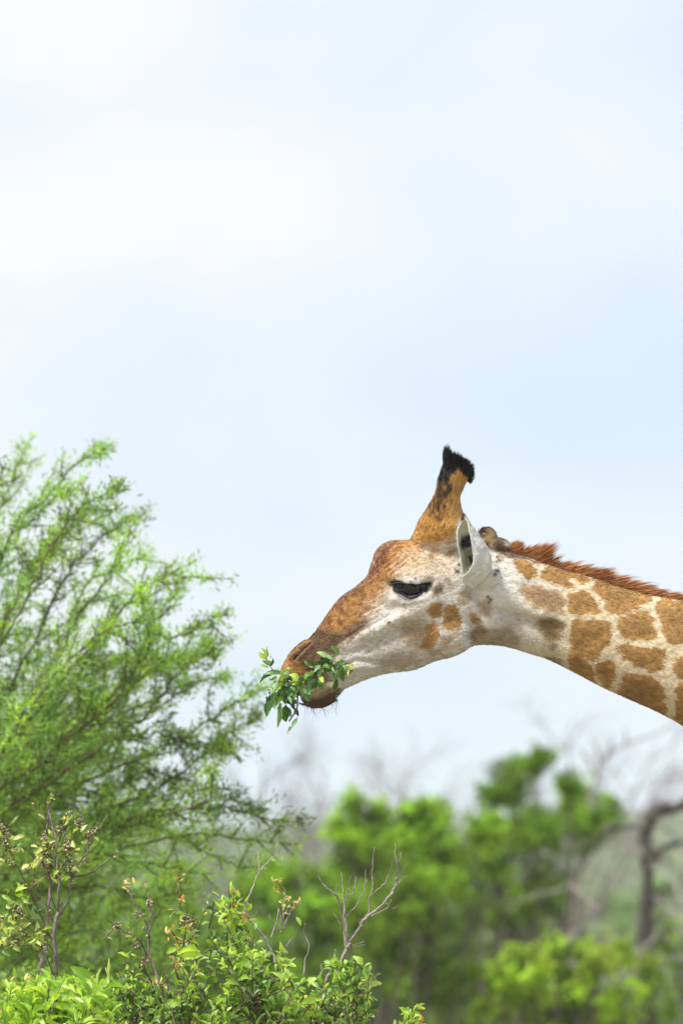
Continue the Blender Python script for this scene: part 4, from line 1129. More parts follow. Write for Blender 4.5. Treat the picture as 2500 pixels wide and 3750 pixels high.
SP = [(c3(p), a, k) for p, a, k in [
 ([(350,505),(400,500),(470,530),(520,560),(515,610),(480,640),(430,630),(385,600),(360,550)],1,0),
 ([(600,530),(680,535),(780,560),(890,600),(885,640),(850,675),(810,670),(760,635),(735,625),(775,680),(745,700),(690,690),(600,655),(550,625),(580,580)],1,0),
 ([(400,690),(470,680),(560,700),(690,750),(705,800),(690,870),(650,880),(580,870),(500,840),(450,800),(410,750)],.85,1),
 ([(740,740),(800,730),(870,725),(920,770),(950,820),(955,880),(880,895),(800,890),(745,880),(745,800)],1,0),
 ([(935,620),(1000,615),(1100,640),(1230,680),(1320,740),(1310,790),(1240,830),(1150,870),(1060,890),(1020,870),(1000,790),(940,730),(910,700)],1,0),
 ([(1360,800),(1430,785),(1568,785),(1690,800),(1690,1060),(1500,1105),(1440,1090),(1410,1030),(1400,930),(1360,860)],1,0),
 ([(1090,930),(1160,890),(1280,865),(1320,890),(1340,980),(1365,1040),(1330,1070),(1230,1075),(1140,1060),(1100,1010)],1,0),
 ([(760,940),(880,935),(1000,925),(1035,970),(1030,1060),(1010,1140),(960,1150),(950,1180),(910,1220),(850,1180),(790,1170),(755,1110)],1,0),
 ([(740,1150),(830,1165),(880,1230),(920,1300),(920,1370),(820,1330),(750,1270)],.85,0),
 ([(505,930),(560,910),(640,910),(700,940),(690,1010),(660,1100),(620,1130),(580,1060),(520,980)],.8,2),
 ([(240,930),(300,910),(360,930),(410,990),(420,1060),(350,1060),(270,1000)],.42,3),
 ([(940,1250),(1000,1225),(1060,1240),(1080,1290),(1060,1370),(1040,1410),(980,1390),(930,1320)],1,0),
 ([(1100,1120),(1150,1100),(1240,1130),(1300,1130),(1390,1140),(1420,1170),(1400,1280),(1380,1305),(1300,1290),(1200,1250),(1120,1200)],1,0),
 ([(1150,1310),(1250,1310),(1350,1350),(1400,1400),(1410,1500),(1440,1620),(1350,1600),(1200,1520),(1080,1450),(1130,1390)],1,0),
 ([(1470,1300),(1490,1220),(1530,1190),(1660,1240),(1680,1400),(1560,1360)],1,0),
 ([(1510,1400),(1568,1385),(1700,1430),(1740,1760),(1600,1700),(1490,1630),(1500,1500)],1,0),
 ([(1550,1160),(1640,1120),(1720,1150),(1640,1210)],1,0),
 ([(275,450),(310,442),(328,470),(300,488)],.9,0), ([(225,450),(262,450),(285,500),(240,520)],.45,0),
 ([(410,470),(500,500),(575,522),(525,530),(450,505)],.9,0), ([(1310,725),(1480,750),(1400,765)],.8,0),
 ([(120,985),(300,990),(370,1040),(400,1120),(200,1125),(60,1110),(90,1040)],.50,2),
 ([(560,1185),(640,1170),(720,1250),(600,1240)],.7,2), ([(500,1040),(580,1050),(640,1130),(560,1120)],.35,3),
]]
SP += [(c1(p), a, k) for p, a, k in [
 ([(960,950),(1010,940),(1028,965),(1012,1025),(965,1030),(950,990)],.9,0), ([(1045,960),(1080,945),(1110,990),(1125,1065),(1080,1090),(1030,1075),(1025,1020)],.95,0),
 ([(1155,1020),(1190,1000),(1218,1040),(1200,1062),(1162,1052)],.8,0), ([(1215,940),(1260,930),(1282,980),(1270,1025),(1222,1012)],.6,1),
 ([(1090,890),(1130,880),(1168,920),(1160,962),(1105,950)],.45,0), ([(1035,815),(1070,830),(1066,875),(1038,862)],.6,2),
 ([(975,865),(1022,850),(1015,905),(970,915)],.7,2), ([(815,1060),(880,1035),(930,1080),(960,1130),(900,1185),(830,1165),(805,1110)],.55,1),
 ([(925,1060),(980,1042),(1008,1090),(992,1140),(960,1185),(895,1178),(940,1120)],.8,0), ([(1005,1120),(1080,1108),(1092,1150),(1028,1182)],.5,1),
 ([(1190,1068),(1252,1058),(1262,1100),(1200,1142),(1155,1130)],.75,2), ([(1048,658),(1087,662),(1082,697),(1048,702)],.6,0), ([(1008,733),(1037,728),(1032,757)],.55,0),
 ([(960,650),(1000,660),(990,720),(950,715)],.4,0), ([(700,1215),(850,1200),(900,1260),(780,1285),(700,1270)],.35,2),
]]
BROWN = [np.array(c) for c in ((0.37, 0.205, 0.064), (0.38, 0.25, 0.13), (0.25, 0.17, 0.085), (0.38, 0.30, 0.23))]

def coat(P, PX, PY):
    """albedo of the coat at points P whose side-view photograph position is PX, PY"""
    n1 = fbm(P, 55, 21, 3); n2 = fbm(P * np.array([.5, 1, 1.4]), 210, 23, 2); n3 = fbm(P, 14, 29, 2)
    wx = PX + (fbm(P, 60, 31, 3) - .5) * 34 + (n2 - .5) * 24
    wy = PY + (fbm(P, 60, 37, 3) - .5) * 34 + (n2 - .5) * 16
    face = np.array([0.585, 0.56, 0.50]); cream = np.array([0.60, 0.50, 0.335])
    f = np.clip((PX - 1850) / 260, 0, 1)[:, None]
    C = face * (1 - f) + cream * f
    # warm tint over the brow and below the horns
    warm = np.exp(-0.5 * (((wx - 1520) / 120) ** 2 + ((wy - 2060) / 55) ** 2))[:, None]
    C = C * (1 - .7 * warm) + np.array([0.56, 0.38, 0.19]) * .7 * warm
    mott = np.clip((fbm(P, 40, 53, 3) - .47) * 5, 0, 1)[:, None] * (np.exp(-0.5 * (((wx - 1560) / 150) ** 2 + ((wy - 2340) / 75) ** 2)) * .85)[:, None]
    C = C * (1 - mott) + np.array([.40, .27, .17]) * mott
    spk = np.clip((fbm(P, 150, 61, 2) - .52) * 6, 0, 1)[:, None] * np.clip(1 - np.abs(wx - 1500) / 420, 0, 1)[:, None] * np.clip((wy - 2180) / 120, 0, 1)[:, None] * .45
    C = C * (1 - spk) + np.array([.30, .24, .18]) * spk
    grey = (np.exp(-0.5 * (((wx - 1380) / 130) ** 2 + ((wy - 2400) / 60) ** 2)) * .3)[:, None]
    C = C * (1 - grey) + np.array([.34, .30, .25]) * grey
    for poly, a, k in SP:
        m = np.clip(polymask(poly, 3 if k in (0,) else 9, wx, wy) * min(a * 1.25, 1.0), 0, 1)
        ctr = polymask([(x, y) for x, y in poly], 45, PX, PY)
        b = BROWN[k][None] * (1.18 - .45 * ctr[:, None]) * (0.5 + 1.0 * n1[:, None])
        C = C * (1 - m[:, None]) + b * m[:, None]
    def put(poly, colr, soft, a, nz_=1.0):
        nonlocal C
        m = np.clip(polymask(poly, soft, wx, wy) * a * (1 - nz_ * .5 + nz_ * n1), 0, 1)[:, None]
        C = C * (1 - m) + np.array(colr) * m
    put(c1([(160,1330),(205,1220),(260,1150),(330,1100),(430,965),(500,890),(600,820),(640,740),(670,650),(740,605),(850,590),(900,620),(860,680),(780,730),(760,800),(745,850),(690,900),(650,950),(630,1010),(570,1080),(490,1120),(450,1190),(400,1260),(380,1340),(200,1360)]), (0.37, 0.185, 0.055), 44, 1.2, 1.0)
    streak = fbm(P @ np.array([[.75, 0, .66], [0, 1, 0], [-.66, 0, .75]]).T * np.array([1, 1, .35]), 75, 43, 3)
    m = polymask(c1([(420,960),(500,890),(600,820),(650,850),(640,930),(560,1060),(450,1100),(380,1060)]), 30, wx, wy) * np.clip((streak - .40) * 4.5, 0, 1) * .85
    C = C * (1 - m[:, None]) + np.array([.15, .065, .018]) * m[:, None]
    put(c1([(630,800),(655,740),(680,665),(740,625),(780,630),(750,690),(710,750),(670,800),(640,830)]), (.15, .055, .028), 16, .95)
    put(c1([(420,975),(500,885),(590,825),(640,790),(640,850),(560,890),(500,940),(440,1010),(400,1040)]), (.16, .065, .025), 14, .75)
    put(c1([(240,1160),(330,1095),(380,1060),(430,1100),(520,1100),(600,1030),(630,1060),(560,1115),(480,1150),(450,1210),(380,1260),(290,1240),(220,1280)]), (.10, .055, .028), 18, 1.1)
    put(c1([(170,1310),(190,1240),(235,1200),(225,1260),(270,1270),(330,1290),(300,1330),(200,1345)]), (.40, .20, .06), 10, .9, .6)
    put(c1([(262,1180),(320,1135),(345,1140),(300,1180),(255,1235),(235,1240)]), (.42, .22, .07), 7, .9, .5)
    put(c1([(300,1250),(380,1260),(420,1280),(360,1310),(300,1290)]), (.07, .025, .012), 12, 1.0)
    put(c1([(275,1330),(330,1330),(380,1320),(480,1400),(470,1450),(400,1500),(300,1480),(270,1420)]), (.34, .235, .12), 18, .9)
    put(c1([(285,1400),(330,1440),(400,1420),(470,1380),(490,1430),(440,1500),(320,1510),(270,1450)]), (.08, .052, .024), 14, 1.1)
    # nostril and mouth skin
    for pts, w in (([(1076,2412),(1092,2392),(1112,2370),(1134,2354)], 5), ([(1080,2487),(1120,2484),(1160,2470),(1205,2446)], 7)):
        d = np.full(len(PX), 1e9)
        for (x0, y0), (x1, y1) in zip(pts[:-1], pts[1:]):
            ex, ey = x1 - x0, y1 - y0; t = np.clip(((PX - x0) * ex + (PY - y0) * ey) / (ex * ex + ey * ey), 0, 1)
            d = np.minimum(d, np.hypot(PX - x0 - t * ex, PY - y0 - t * ey))
        m = np.exp(-.5 * (d / w) ** 2)[:, None]; C = C * (1 - m) + np.array([.02, .012, .01]) * m
    # horns: tan with dark fur in front, black tips
    hm = polymask(c5([(250,1480),(300,1300),(420,1040),(520,860),(600,620),(640,480),(640,200),(1150,200),(1150,620),(1000,700),(930,900),(920,1050),(990,1200),(1040,1340),(900,1420),(760,1500),(500,1540),(380,1500)]), 16, wx, wy)[:, None]
    hf = fbm(P * np.array([1.2, 1, .45]), 120, 47, 3)
    hc = np.array([.42, .215, .048])[None] * (.35 + 1.3 * hf[:, None])
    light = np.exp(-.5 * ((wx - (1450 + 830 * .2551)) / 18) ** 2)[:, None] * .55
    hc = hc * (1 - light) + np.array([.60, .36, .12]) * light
    C = C * (1 - hm) + hc * hm
    m = polymask(c5([(600,620),(700,640),(840,800),(760,950),(700,1080),(600,1250),(470,1120),(440,1000),(540,850)]), 12, wx, wy) * np.clip((hf - .33) * 4.5, 0, 1)
    C = C * (1 - m[:, None]) + np.array([.055, .028, .014]) * m[:, None]
    put(c5([(580,640),(560,400),(600,0),(1250,0),(1250,520),(1080,600),(980,560),(920,490),(820,540),(720,640),(640,720)]), (.009, .008, .011), 5, 1.6, .2)
    # knob behind the ear
    put(c5([(1160,1560),(1150,1400),(1230,1290),(1330,1290),(1320,1380),(1250,1480),(1250,1600)]), (.055, .032, .022), 8, 1.1)
    put(c5([(1150,1640),(1140,1400),(1250,1270),(1400,1290),(1480,1450),(1620,1600),(1800,1690),(1980,1760),(1760,1770),(1480,1660),(1300,1610)]), (.17,.11,.065), 9, 1.3, .6)
    put(c5([(1160,1560),(1150,1400),(1230,1290),(1300,1290),(1290,1380),(1230,1480),(1230,1600)]), (.045,.028,.02), 8, 1.3)
    put(c5([(1250,1400),(1330,1330),(1420,1360),(1450,1450),(1400,1560),(1300,1560),(1250,1490)]), (.42, .29, .14), 8, .8)
    put(c5([(1400,1560),(1450,1440),(1500,1560),(1600,1640),(1450,1640)]), (.10, .055, .03), 8, 1.0)
    # eye surround
    put([(1402+x*.1565, 2059+y*.1435) for x, y in [(170,530),(320,470),(430,570),(560,610),(700,630),(900,615),(1050,550),(1100,570),(1030,660),(880,780),(800,840),(650,885),(520,860),(340,780),(260,720),(210,640)]], (.010, .008, .009), 3.0, 1.6, 0)
    put([(1400+x*.1594, 2050+y*.1594) for x, y in [(1130,700),(1200,600),(1330,680),(1320,900),(1180,950)]], (.13, .085, .045), 14, .75)
    put([(1400+x*.1594, 2050+y*.1594) for x, y in [(440,560),(480,470),(640,440),(820,480),(860,560),(780,600),(560,585)]], (.80, .80, .78), 5, .95, 0)
    C = C * (0.86 + .28 * n2[:, None]) * (.90 + .2 * n3[:, None])
    return np.clip(C, .004, .85)
C = coat(V, px, py)
C = C * (1 - tk[:, None] * (V[:, 1] < 0)[:, None]) + np.array([.035, .018, .014]) * (tk * (V[:, 1] < 0))[:, None]
net_seeds = np.random.default_rng(5).random((620, 3)) * np.array([3.2, 0.9, 3.4]) + np.array([.85, -.45, .2])
def net(P):
    Pw = P + (np.stack([fbm(P, 9, k, 2) for k in (1, 2, 3)], 1) - .5) * .08
    d1 = np.full(len(P), 9.0); d2 = np.full(len(P), 9.0)
    for sd_ in net_seeds:
        d = np.linalg.norm((Pw - sd_), axis=1); d2 = np.minimum(d2, np.maximum(d1, d)); d1 = np.minimum(d1, d)
    return np.clip((d2 - d1 - .024) / .012, 0, 1)
ofr = np.where(px > 2555)[0]
mm = (net(V[ofr]) * np.clip((px[ofr] - 2555) / 30, 0, 1))[:, None]
C[ofr] = C[ofr] * (1 - mm) + np.array([.33, .18, .055]) * mm

# ---- rest of the body, outside the picture: trunk, legs, tail
accB = Acc()
def wb(a, b, w, n=2.1, t=0, yc_=0): S.append((a, b, w, n, t, yc_))
S = []
wb((1.12, 3.35), (1.05, 3.06), .105); wb((1.21, 3.335), (1.13, 2.975), .130); wb((1.38, 3.285), (1.26, 2.86), .147); wb((1.65, 3.20), (1.42, 2.66), .16); wb((1.95, 3.16), (1.62, 2.35), .21); wb((2.25, 3.16), (1.95, 2.02), .28)
wb((2.6, 3.04), (2.5, 1.86), .34); wb((3.0, 2.90), (3.0, 1.86), .37); wb((3.4, 2.74), (3.4, 1.90), .35); wb((3.7, 2.56), (3.62, 2.0), .28); wb((3.84, 2.35), (3.78, 2.12), .12)
loft(accB, S, 5, 32)
for (x, zt, r0) in ((2.08, 2.35, .15), (3.45, 2.3, .19)):
    for sg in (-1, 1):
        fx = x - .03
        P = smooth_path([(x, sg * .17, zt), (x + .02, sg * .19, 1.75), (fx, sg * .19, 1.1), (fx + .03, sg * .19, 1.0), (fx + .02, sg * .19, .55), (fx, sg * .19, .22), (fx - .03, sg * .19, .10), (fx - .05, sg * .19, .05)], 4)
        tube(accB, P, np.interp(np.arange(len(P)), [0, 4, 8, 12, 16, 20, 24, 28], [r0, .11, .062, .07, .048, .046, .06, .075]), 14)
tube(accB, smooth_path([(3.78, 0, 2.4), (3.9, 0, 2.1), (3.92, 0, 1.6), (3.9, 0, 1.3)], 5), taper(16, .035, .012), 8)
VB, NB, FtB, FqB = remeshed(accB, 0.016, 6)
# net of patches on the unseen body
m = net(VB)[:, None] * np.clip((VB[:, 2:3] - .5) / .8, 0, 1)
CB = np.array([.60, .50, .335]) * (1 - m) + np.array([.33, .18, .055]) * m
CB *= (.8 + .4 * fbm(VB, 60, 3, 2)[:, None])

G_BASE = Vector((2.8, 0, 0))
gir = empty('giraffe', tuple(G_BASE), 'adult giraffe stretching its neck in from the right, browsing on a leafy twig', 'giraffe')
nV = len(V)
F = [np.concatenate([Ft, FtB + nV]) if len(Ft) or len(FtB) else [], np.concatenate([Fq, FqB + nV])]
body = link('body', mesh_np('body', np.vstack([V, VB]), [f for f in F if len(f)], M_hide, np.vstack([C, CB])), gir)

# ---- hair strands: each one a tapering ribbon of three pieces
def strands(acc, O, Dv, L, Wd, bend, Cc_, rng):
    n = len(O); Dv = unit(Dv); S_ = unit(np.cross(Dv, rng.normal(size=(n, 3)) * .6 + np.array([0, 1, 0])))
    L = np.broadcast_to(L, (n,))[:, None]; Wd = np.broadcast_to(Wd, (n,))[:, None]
    bend = np.broadcast_to(bend, (n, 3))
    pts = []
    for t, w in ((0, 1), (.4, .85), (.75, .5)):
        c = O + Dv * L * t + bend * L * t * t
        pts += [c - S_ * Wd * w * .5, c + S_ * Wd * w * .5]
    pts.append(O + Dv * L + bend * L)
    P = np.stack(pts, 1)
    T = np.array([(0, 1, 3), (0, 3, 2), (2, 3, 5), (2, 5, 4), (4, 5, 6)])
    TT = (T[None] + (np.arange(n) * 7)[:, None, None]).reshape(-1, 3)
    acc.add(P.reshape(-1, 3), TT, None, np.repeat(np.broadcast_to(Cc_, (n, 3)), 7, axis=0))
rg = np.random.default_rng(77)

# mane
mt = [(1800,2000),(1828,2003),(1870,2014),(1904,2026),(1950,2042),(1986,2058),(2040,2075),(2078,2088),(2159,2108),(2261,2144),(2363,2172),(2500,2197),(2650,2240),(2800,2285),(2968,2370),(3350,2474),(3732,2530)]
mh = [(1800,.010),(1828,.018),(1850,.034),(1880,.030),(1915,.044),(1945,.064),(1975,.050),(2010,.036),(2060,.044),(2110,.052),(2160,.048),(2220,.050),(2300,.046),(2400,.044),(2520,.042),(2800,.04),(3500,.03)]
mtx, mty = np.array(mt, float).T; mhx, mhy = np.array(mh).T
a = Acc(); n = 21000
xx = 1815 + 1700 * rg.random(n)
xx[:1500] = rg.choice([1858, 1880, 1905, 1925, 1945, 1955, 1965], 1500) + rg.normal(size=1500) * 7
y_top = np.interp(xx, mtx, mty)
lat = rg.normal(size=n) * .011
down = 0.010 + np.abs(lat) ** 1.5 * 4
O = np.stack([(xx - 1250) / (FPX / D0), lat, CAMZ + (HOR - y_top) / (FPX / D0) - down], 1)
slope = np.gradient(np.interp(xx, mtx, mty + 0.0)) * 0
H = np.interp(xx, mhx, mhy)
lean = np.interp(xx, [1820, 1960, 2100, 2500, 2800], [.5, .85, 1.6, 2.3, 2.4])
cl = np.round(xx / 9); cj = (hash3(cl.astype(int), cl.astype(int) * 0, cl.astype(int) * 0, 4) - .5)
Dv = np.stack([lean + cj * .45 + rg.normal(size=n) * .12, lat * 9 + rg.normal(size=n) * .10, np.ones(n) * .92 - .12 * lean], 1)
LL = H * 1.12 * (0.45 + .8 * rg.random(n) ** 1.2) * (1 + cj * .6) * (1 + .25 * np.clip(lean - .5, 0, 1))
cc = np.array([.34, .125, .028]) * (.3 + 1.2 * rg.random((n, 1))) + np.array([.18, .09, .02]) * (rg.random((n, 1)) < .12)
strands(a, O, Dv, LL, .0015, np.array([.10, 0, -.10]), cc, rg)
# short dark stubble along the foot of the mane
n = 15500; xx = 1825 + 1690 * rg.random(n); lat = (rg.random(n) * 2 - 1) * .030
O = np.stack([(xx - 1250) / (FPX / D0), lat, CAMZ + (HOR - np.interp(xx, mtx, mty)) / (FPX / D0) - .004 - lat**2 * 7], 1)
Dv = np.stack([np.ones(n), lat * 6, rg.random(n) * .55 - .1], 1)
strands(a, O, Dv, .016 + .014 * rg.random(n), .0016, np.array([0, 0, -.1]), np.array([.20, .060, .014]) * (.4 + .9 * rg.random((n, 1))), rg)
mn = link('mane', a.mesh('mane', M_hair), gir)

# short hair over head, horns and neck, lying along the coat and carrying its colours
vis = np.where((px < 2700) & (V[:, 1] < 0.03))[0]
n = 78000
pick = rg.choice(vis, n)
O = V[pick] - Nn[pick] * .0005 + rg.normal(size=(n, 3)) * .0006
opx, opy = px[pick], py[pick]
flow = np.stack([np.ones(n), np.zeros(n), np.where(opx < 1700, .55, -.38)], 1)       # nose to crown, then down the neck
hornm = (opy < 1960) & (opx < 1760)
flow[hornm] = np.array([.25, 0, 1.0])
flow = flow + rg.normal(size=(n, 3)) * .18
Nk = Nn[pick]
flow = flow - Nk * np.sum(flow * Nk, 1)[:, None] * 1.0
flow = unit(flow) + Nk * (.22 + .25 * rg.random((n, 1)))
Lh = .006 + .005 * rg.random(n); Lh[hornm] *= 1.7
Lh[(opx < 1480) & (opx > 1400) & (opy > 2120) & (opy < 2200)] *= .5
Ch = C[pick] * (.78 + .42 * rg.random((n, 1)))
eyez = ((opx - 1500) / 78) ** 2 + ((opy - 2165) / 36) ** 2 < 1
keep = ~eyez
a = Acc(); strands(a, O[keep], flow[keep], Lh[keep], .0010, -Nk[keep] * .18, Ch[keep], rg)
fur = link('short_hair', a.mesh('short_hair', M_hair), gir); fur['kind'] = 'stuff'

# black tufts on the horn tips
for sgn in (-1, 1):
    a = Acc(); n = 2600
    t = rg.random(n); u = rg.random(n) * 6.283
    cx = 1450 + (640 + 330 * rg.random(n)) * .2551; cy = 1600 + (260 + 330 * rg.random(n)) * .2551
    cx = 1622 + 100 * rg.random(n) ** .9; cx = np.minimum(cx, 1722); cy = 1676 + .10 * (cx - 1622) + .0052 * np.clip(cx - 1640, 0, 99) ** 2 + 46 * rg.random(n)
    O = np.stack([(cx - 1250) / (FPX / D0), sgn * (.068 + np.sin(u) * -.024), CAMZ + (HOR - cy) / (FPX / D0)], 1)
    rel = (cx - 1672) / 50
    Dv = np.stack([rel * .60 + .02, np.sin(u) * -.5 * sgn, 1.05 - .55 * np.clip(rel, 0, 1)], 1) + rg.normal(size=(n, 3)) * .13
    L_ = (.012 + .010 * rg.random(n)) * (1.25 - .35 * np.clip(rel, -1, 1))
    sp = cx < 1642; Dv[sp] = np.array([.06, 0, 1]) + rg.normal(size=(sp.sum(), 3)) * .09; L_[sp] *= 1.25
    strands(a, O, Dv, L_, .0016, np.array([.05, 0, 0]), np.array([.010, .009, .012]) * (.5 + rg.random((n, 1))), rg)
    tf = link('horn_tuft', a.mesh('horn_tuft', M_hair), gir)
# hair rim on the front of the horns and on the knob, chin whiskers, lashes
a = Acc(); n = 700
t = rg.random(n); O = np.stack([np.interp(t, [0, 1], [1095, 1235]), np.full(n, 0.0), np.interp(t, [0, .4, 1], [2572, 2588, 2560])], 1)
O = np.stack([(O[:, 0] - 1250) / (FPX / D0), rg.normal(size=n) * .018, CAMZ + (HOR - O[:, 2]) / (FPX / D0)], 1)
strands(a, O, np.array([.15, 0, -1]) + rg.normal(size=(n, 3)) * .35, np.where(rg.random(n) < .07, .05, .009) * (.6 + .6 * rg.random(n)), .0007, np.array([-.08, 0, .05]), np.array([.06, .04, .025]), rg)
cw = link('chin_whiskers', a.mesh('chin_whiskers', M_hair), gir); cw['kind'] = 'stuff'

# ---- eyes: dark wet ball, drooping lid and lashes
for sgn in (-1, 1):
    hit = V[(np.hypot(px - 1500, py - 2165) < 10) & (V[:, 1] * sgn > 0)]
    ysurf = np.abs(hit[:, 1]).max() * sgn
    a = Acc(); ball(a, W((1508, 2166), ysurf - sgn * .0155), (.031, .0235, .018), 18)
    ey = link('eye', a.mesh('eye', M_eye), gir)
    a = Acc()
    for (pts, r0, cl_) in (([(1424, 2150), (1452, 2141), (1490, 2147), (1530, 2149), (1560, 2142), (1578, 2134)], .0042, (.012, .010, .010)), ([(1446, 2172), (1470, 2182), (1500, 2196), (1528, 2186), (1552, 2166), (1574, 2142)], .0032, (.035, .035, .045))):  # lower lid tinted bluish: its wet glimmer is put into the colour
        P = smooth_path([W(p, 0) for p in pts], 5)
        cur = np.linspace(-1, 1, len(P))
        P[:, 1] = ysurf + sgn * (.0035 - .012 * cur ** 2)
        tube(a, P, taper(len(P), r0, r0) * (1 - .6 * cur ** 2), 7, cl_)
    link('eyelid', a.mesh('eyelid', M_hide), gir)
    a = Acc(); n = 260; t = rg.random(n)
    O = np.stack([np.interp(t, [0, 1], [1440, 1572]), np.zeros(n), np.interp(t, [0, .3, .6, 1], [2146, 2148, 2150, 2138])], 1)
    O = np.stack([(O[:, 0] - 1250) / (FPX / D0), ysurf + sgn * (.006 - .012 * (2 * t - 1) ** 2), CAMZ + (HOR - O[:, 2]) / (FPX / D0)], 1)
    Dv = np.stack([(t - .65) * .9, np.full(n, sgn * .75), -np.ones(n) * .75], 1) + rg.normal(size=(n, 3)) * .1
    strands(a, O, Dv, .014 + .008 * rg.random(n), .0010, np.array([0, sgn * .1, -.1]), np.array([.008, .007, .007]), rg)
    link('eyelashes', a.mesh('eyelashes', M_hair), gir)

# ---- ears
def ear(sgn):
    """leaf shaped cup on a short funnel, opening forward; two skins joined at the rim"""
    nu, nph = 84, 90
    us = np.linspace(0, 1, nu)
    tab = np.array([[2156, 1741, 10, 180], [2146, 1740, 24, 182], [2133, 1739, 36, 184], [2118, 1739, 45, 178], [2104, 1739, 50, 124], [2076, 1738, 54, 103], [2048, 1733, 55, 95], [2020, 1724, 50, 90],
                    [1992, 1709, 43, 78], [1964, 1702, 35, 72], [1945, 1694, 27, 50], [1930, 1691, 18, 30], [1916, 1691, 9, 20], [1905, 1693, 1, 20]], float)
    tu = (2156 - tab[:, 0]) / 251.0
    cpy = 2156 - 251.0 * us
    cpx = np.interp(us, tu, tab[:, 1]); rx = np.interp(us, tu, tab[:, 2]) * 1.02 / (FPX / D0); ed = np.interp(us, tu, tab[:, 3])
    cyy = np.interp(us, [0, .12, .3, .6, 1], [.076, .100, .122, .142, .150])
    ry = rx * np.interp(us, [0, .3, .7, 1], [.95, .75, .62, .6])
    k = np.ones(5) / 5
    sm_ = lambda v: np.convolve(np.pad(v, 2, mode='edge'), k, 'valid')
    cpx, cpy, cyy = sm_(cpx), sm_(cpy), sm_(cyy)
    ph0 = np.radians(np.interp(us, [0, .2, .45, .8, 1], [-172, -166, -158, -165, -172]))      # far edge
    ph1 = np.radians(sm_(ed))
    outer, inner = [], []
    for i in range(nu):
        ph = np.linspace(ph0[i], ph1[i], nph)
        c = np.array([(cpx[i] - 1250) / (FPX / D0), cyy[i], CAMZ + (HOR - cpy[i]) / (FPX / D0)])
        curl = 1 + .10 * np.exp(-((np.arange(nph) - nph + 1) / 3.0) ** 2)
        for arr, sc in ((outer, 1.0), (inner, 1 - min(.0042 / max(rx[i], .0042), .9))):
            x = c[0] + rx[i] * sc * np.cos(ph) * curl; yv = c[1] + ry[i] * sc * np.sin(ph) * curl
            arr.append(np.stack([x, yv, np.full(nph, c[2]) + .006 * np.cos(ph)], 1))
    O_ = np.concatenate(outer); I_ = np.concatenate(inner)
    def grid(off, flip):
        i = np.arange(nu - 1)[:, None] * nph; j = np.arange(nph - 1)[None]
        q = np.stack([i + j, i + j + 1, i + nph + j + 1, i + nph + j], -1).reshape(-1, 4) + off
        return q[:, ::-1] if flip else q
    m = nu * nph
    i = np.arange(nu - 1) * nph
    e1 = np.stack([i, i + nph, i + nph + m, i + m], 1); j = i + nph - 1
    e2 = np.stack([j, j + m, j + nph + m, j + nph], 1)
    P = np.vstack([O_, I_])
    ff = np.tile(np.linspace(0, 1, nph), nu * 2); u2 = np.tile(np.repeat(us, nph), 2)
    cen_ = np.tile(np.repeat(np.stack([(cpx - 1250) / (FPX / D0), cyy, CAMZ + (HOR - cpy) / (FPX / D0)], 1), nph, axis=0), (2, 1))
    P = cen_ + (P - cen_) * (1 + .10 * np.sin(ff * 34 + u2 * 3) * np.clip((.62 - u2) / .3, 0, 1) * np.clip((ff - .45) * 6, 0, 1))[:, None]
    P += (fbm(P, 45, 8, 2)[:, None] - .5) * .004
    uu = np.repeat(us, nph); f = np.tile(np.linspace(0, 1, nph), nu)
    co = np.array([.64, .645, .61]) * (.82 + .3 * fbm(O_ * np.array([1, 1, .35]), 110, 3, 3)[:, None])
    shade = np.clip(1 - np.abs(f - .55) / .12, 0, 1) * np.clip(1 - np.abs(uu - .22) / .2, 0, 1) * .35
    co = co * (1 - shade[:, None]) + np.array([.42, .43, .36]) * shade[:, None]
    tip = np.clip((uu - .955) / .03, 0, 1)[:, None]; co = co * (1 - tip) + np.array([.14, .09, .06]) * tip
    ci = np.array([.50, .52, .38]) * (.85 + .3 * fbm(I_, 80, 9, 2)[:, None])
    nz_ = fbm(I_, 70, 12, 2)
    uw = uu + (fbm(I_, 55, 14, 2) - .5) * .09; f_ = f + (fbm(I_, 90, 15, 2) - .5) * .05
    hair = np.clip((uw - .52) / .07, 0, 1) * np.clip((.80 - .9 * np.clip(.16 - f, 0, .16) * 1.4 - uw) / .12, 0, 1) * np.clip((f_ - .015) / .07, 0, 1)  # dark mask: deep shade of the cup painted in, with some dark skin
    slit_shade = np.clip((uw - .30) / .07, 0, 1) * np.clip((.51 - uw) / .05, 0, 1) * np.clip((f_ - .12) / .07, 0, 1)
    fold = np.clip((uw - .28) / .05, 0, 1) * np.clip((.58 - uw) / .05, 0, 1) * np.clip((f_ - .05) / .07, 0, 1) * .5  # weaker painted shade along the inner fold
    hair = np.clip(np.maximum(np.maximum(hair, slit_shade), fold) * (.8 + .5 * nz_), 0, 1)[:, None]
    ci = ci * (1 - hair) + np.array([.022, .018, .018]) * hair  # inner colour darkened by that painted shade
    rim = np.clip((np.abs(f - .5) - .475) / .02, 0, 1)[:, None]
    ci = ci * (1 - rim) + np.array([.72, .70, .60]) * rim
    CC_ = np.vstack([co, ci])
    if sgn < 0: P = P * np.array([1, -1, 1])
    qs = np.concatenate([grid(0, False), grid(m, True), e1, e2])
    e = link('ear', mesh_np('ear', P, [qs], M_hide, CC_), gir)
    # soft hair along the ear
    a = Acc(); n = 5200; k_ = rg.integers(0, m, n)
    Oe = P[k_]; tdir = np.array([-.25, sgn * .15, 1.0])
    strands(a, Oe, tdir + rg.normal(size=(n, 3)) * .28, .007 + .006 * rg.random(n), .0009, np.zeros(3), CC_[k_] * (.8 + .35 * rg.random((n, 1))), rg)
    h = link('hair', a.mesh('hair', M_hair), e)
    h.matrix_parent_inverse = Matrix.Translation(-G_BASE) if False else Matrix.Identity(4)
    return e
for sgn in (-1, 1): ear(sgn)

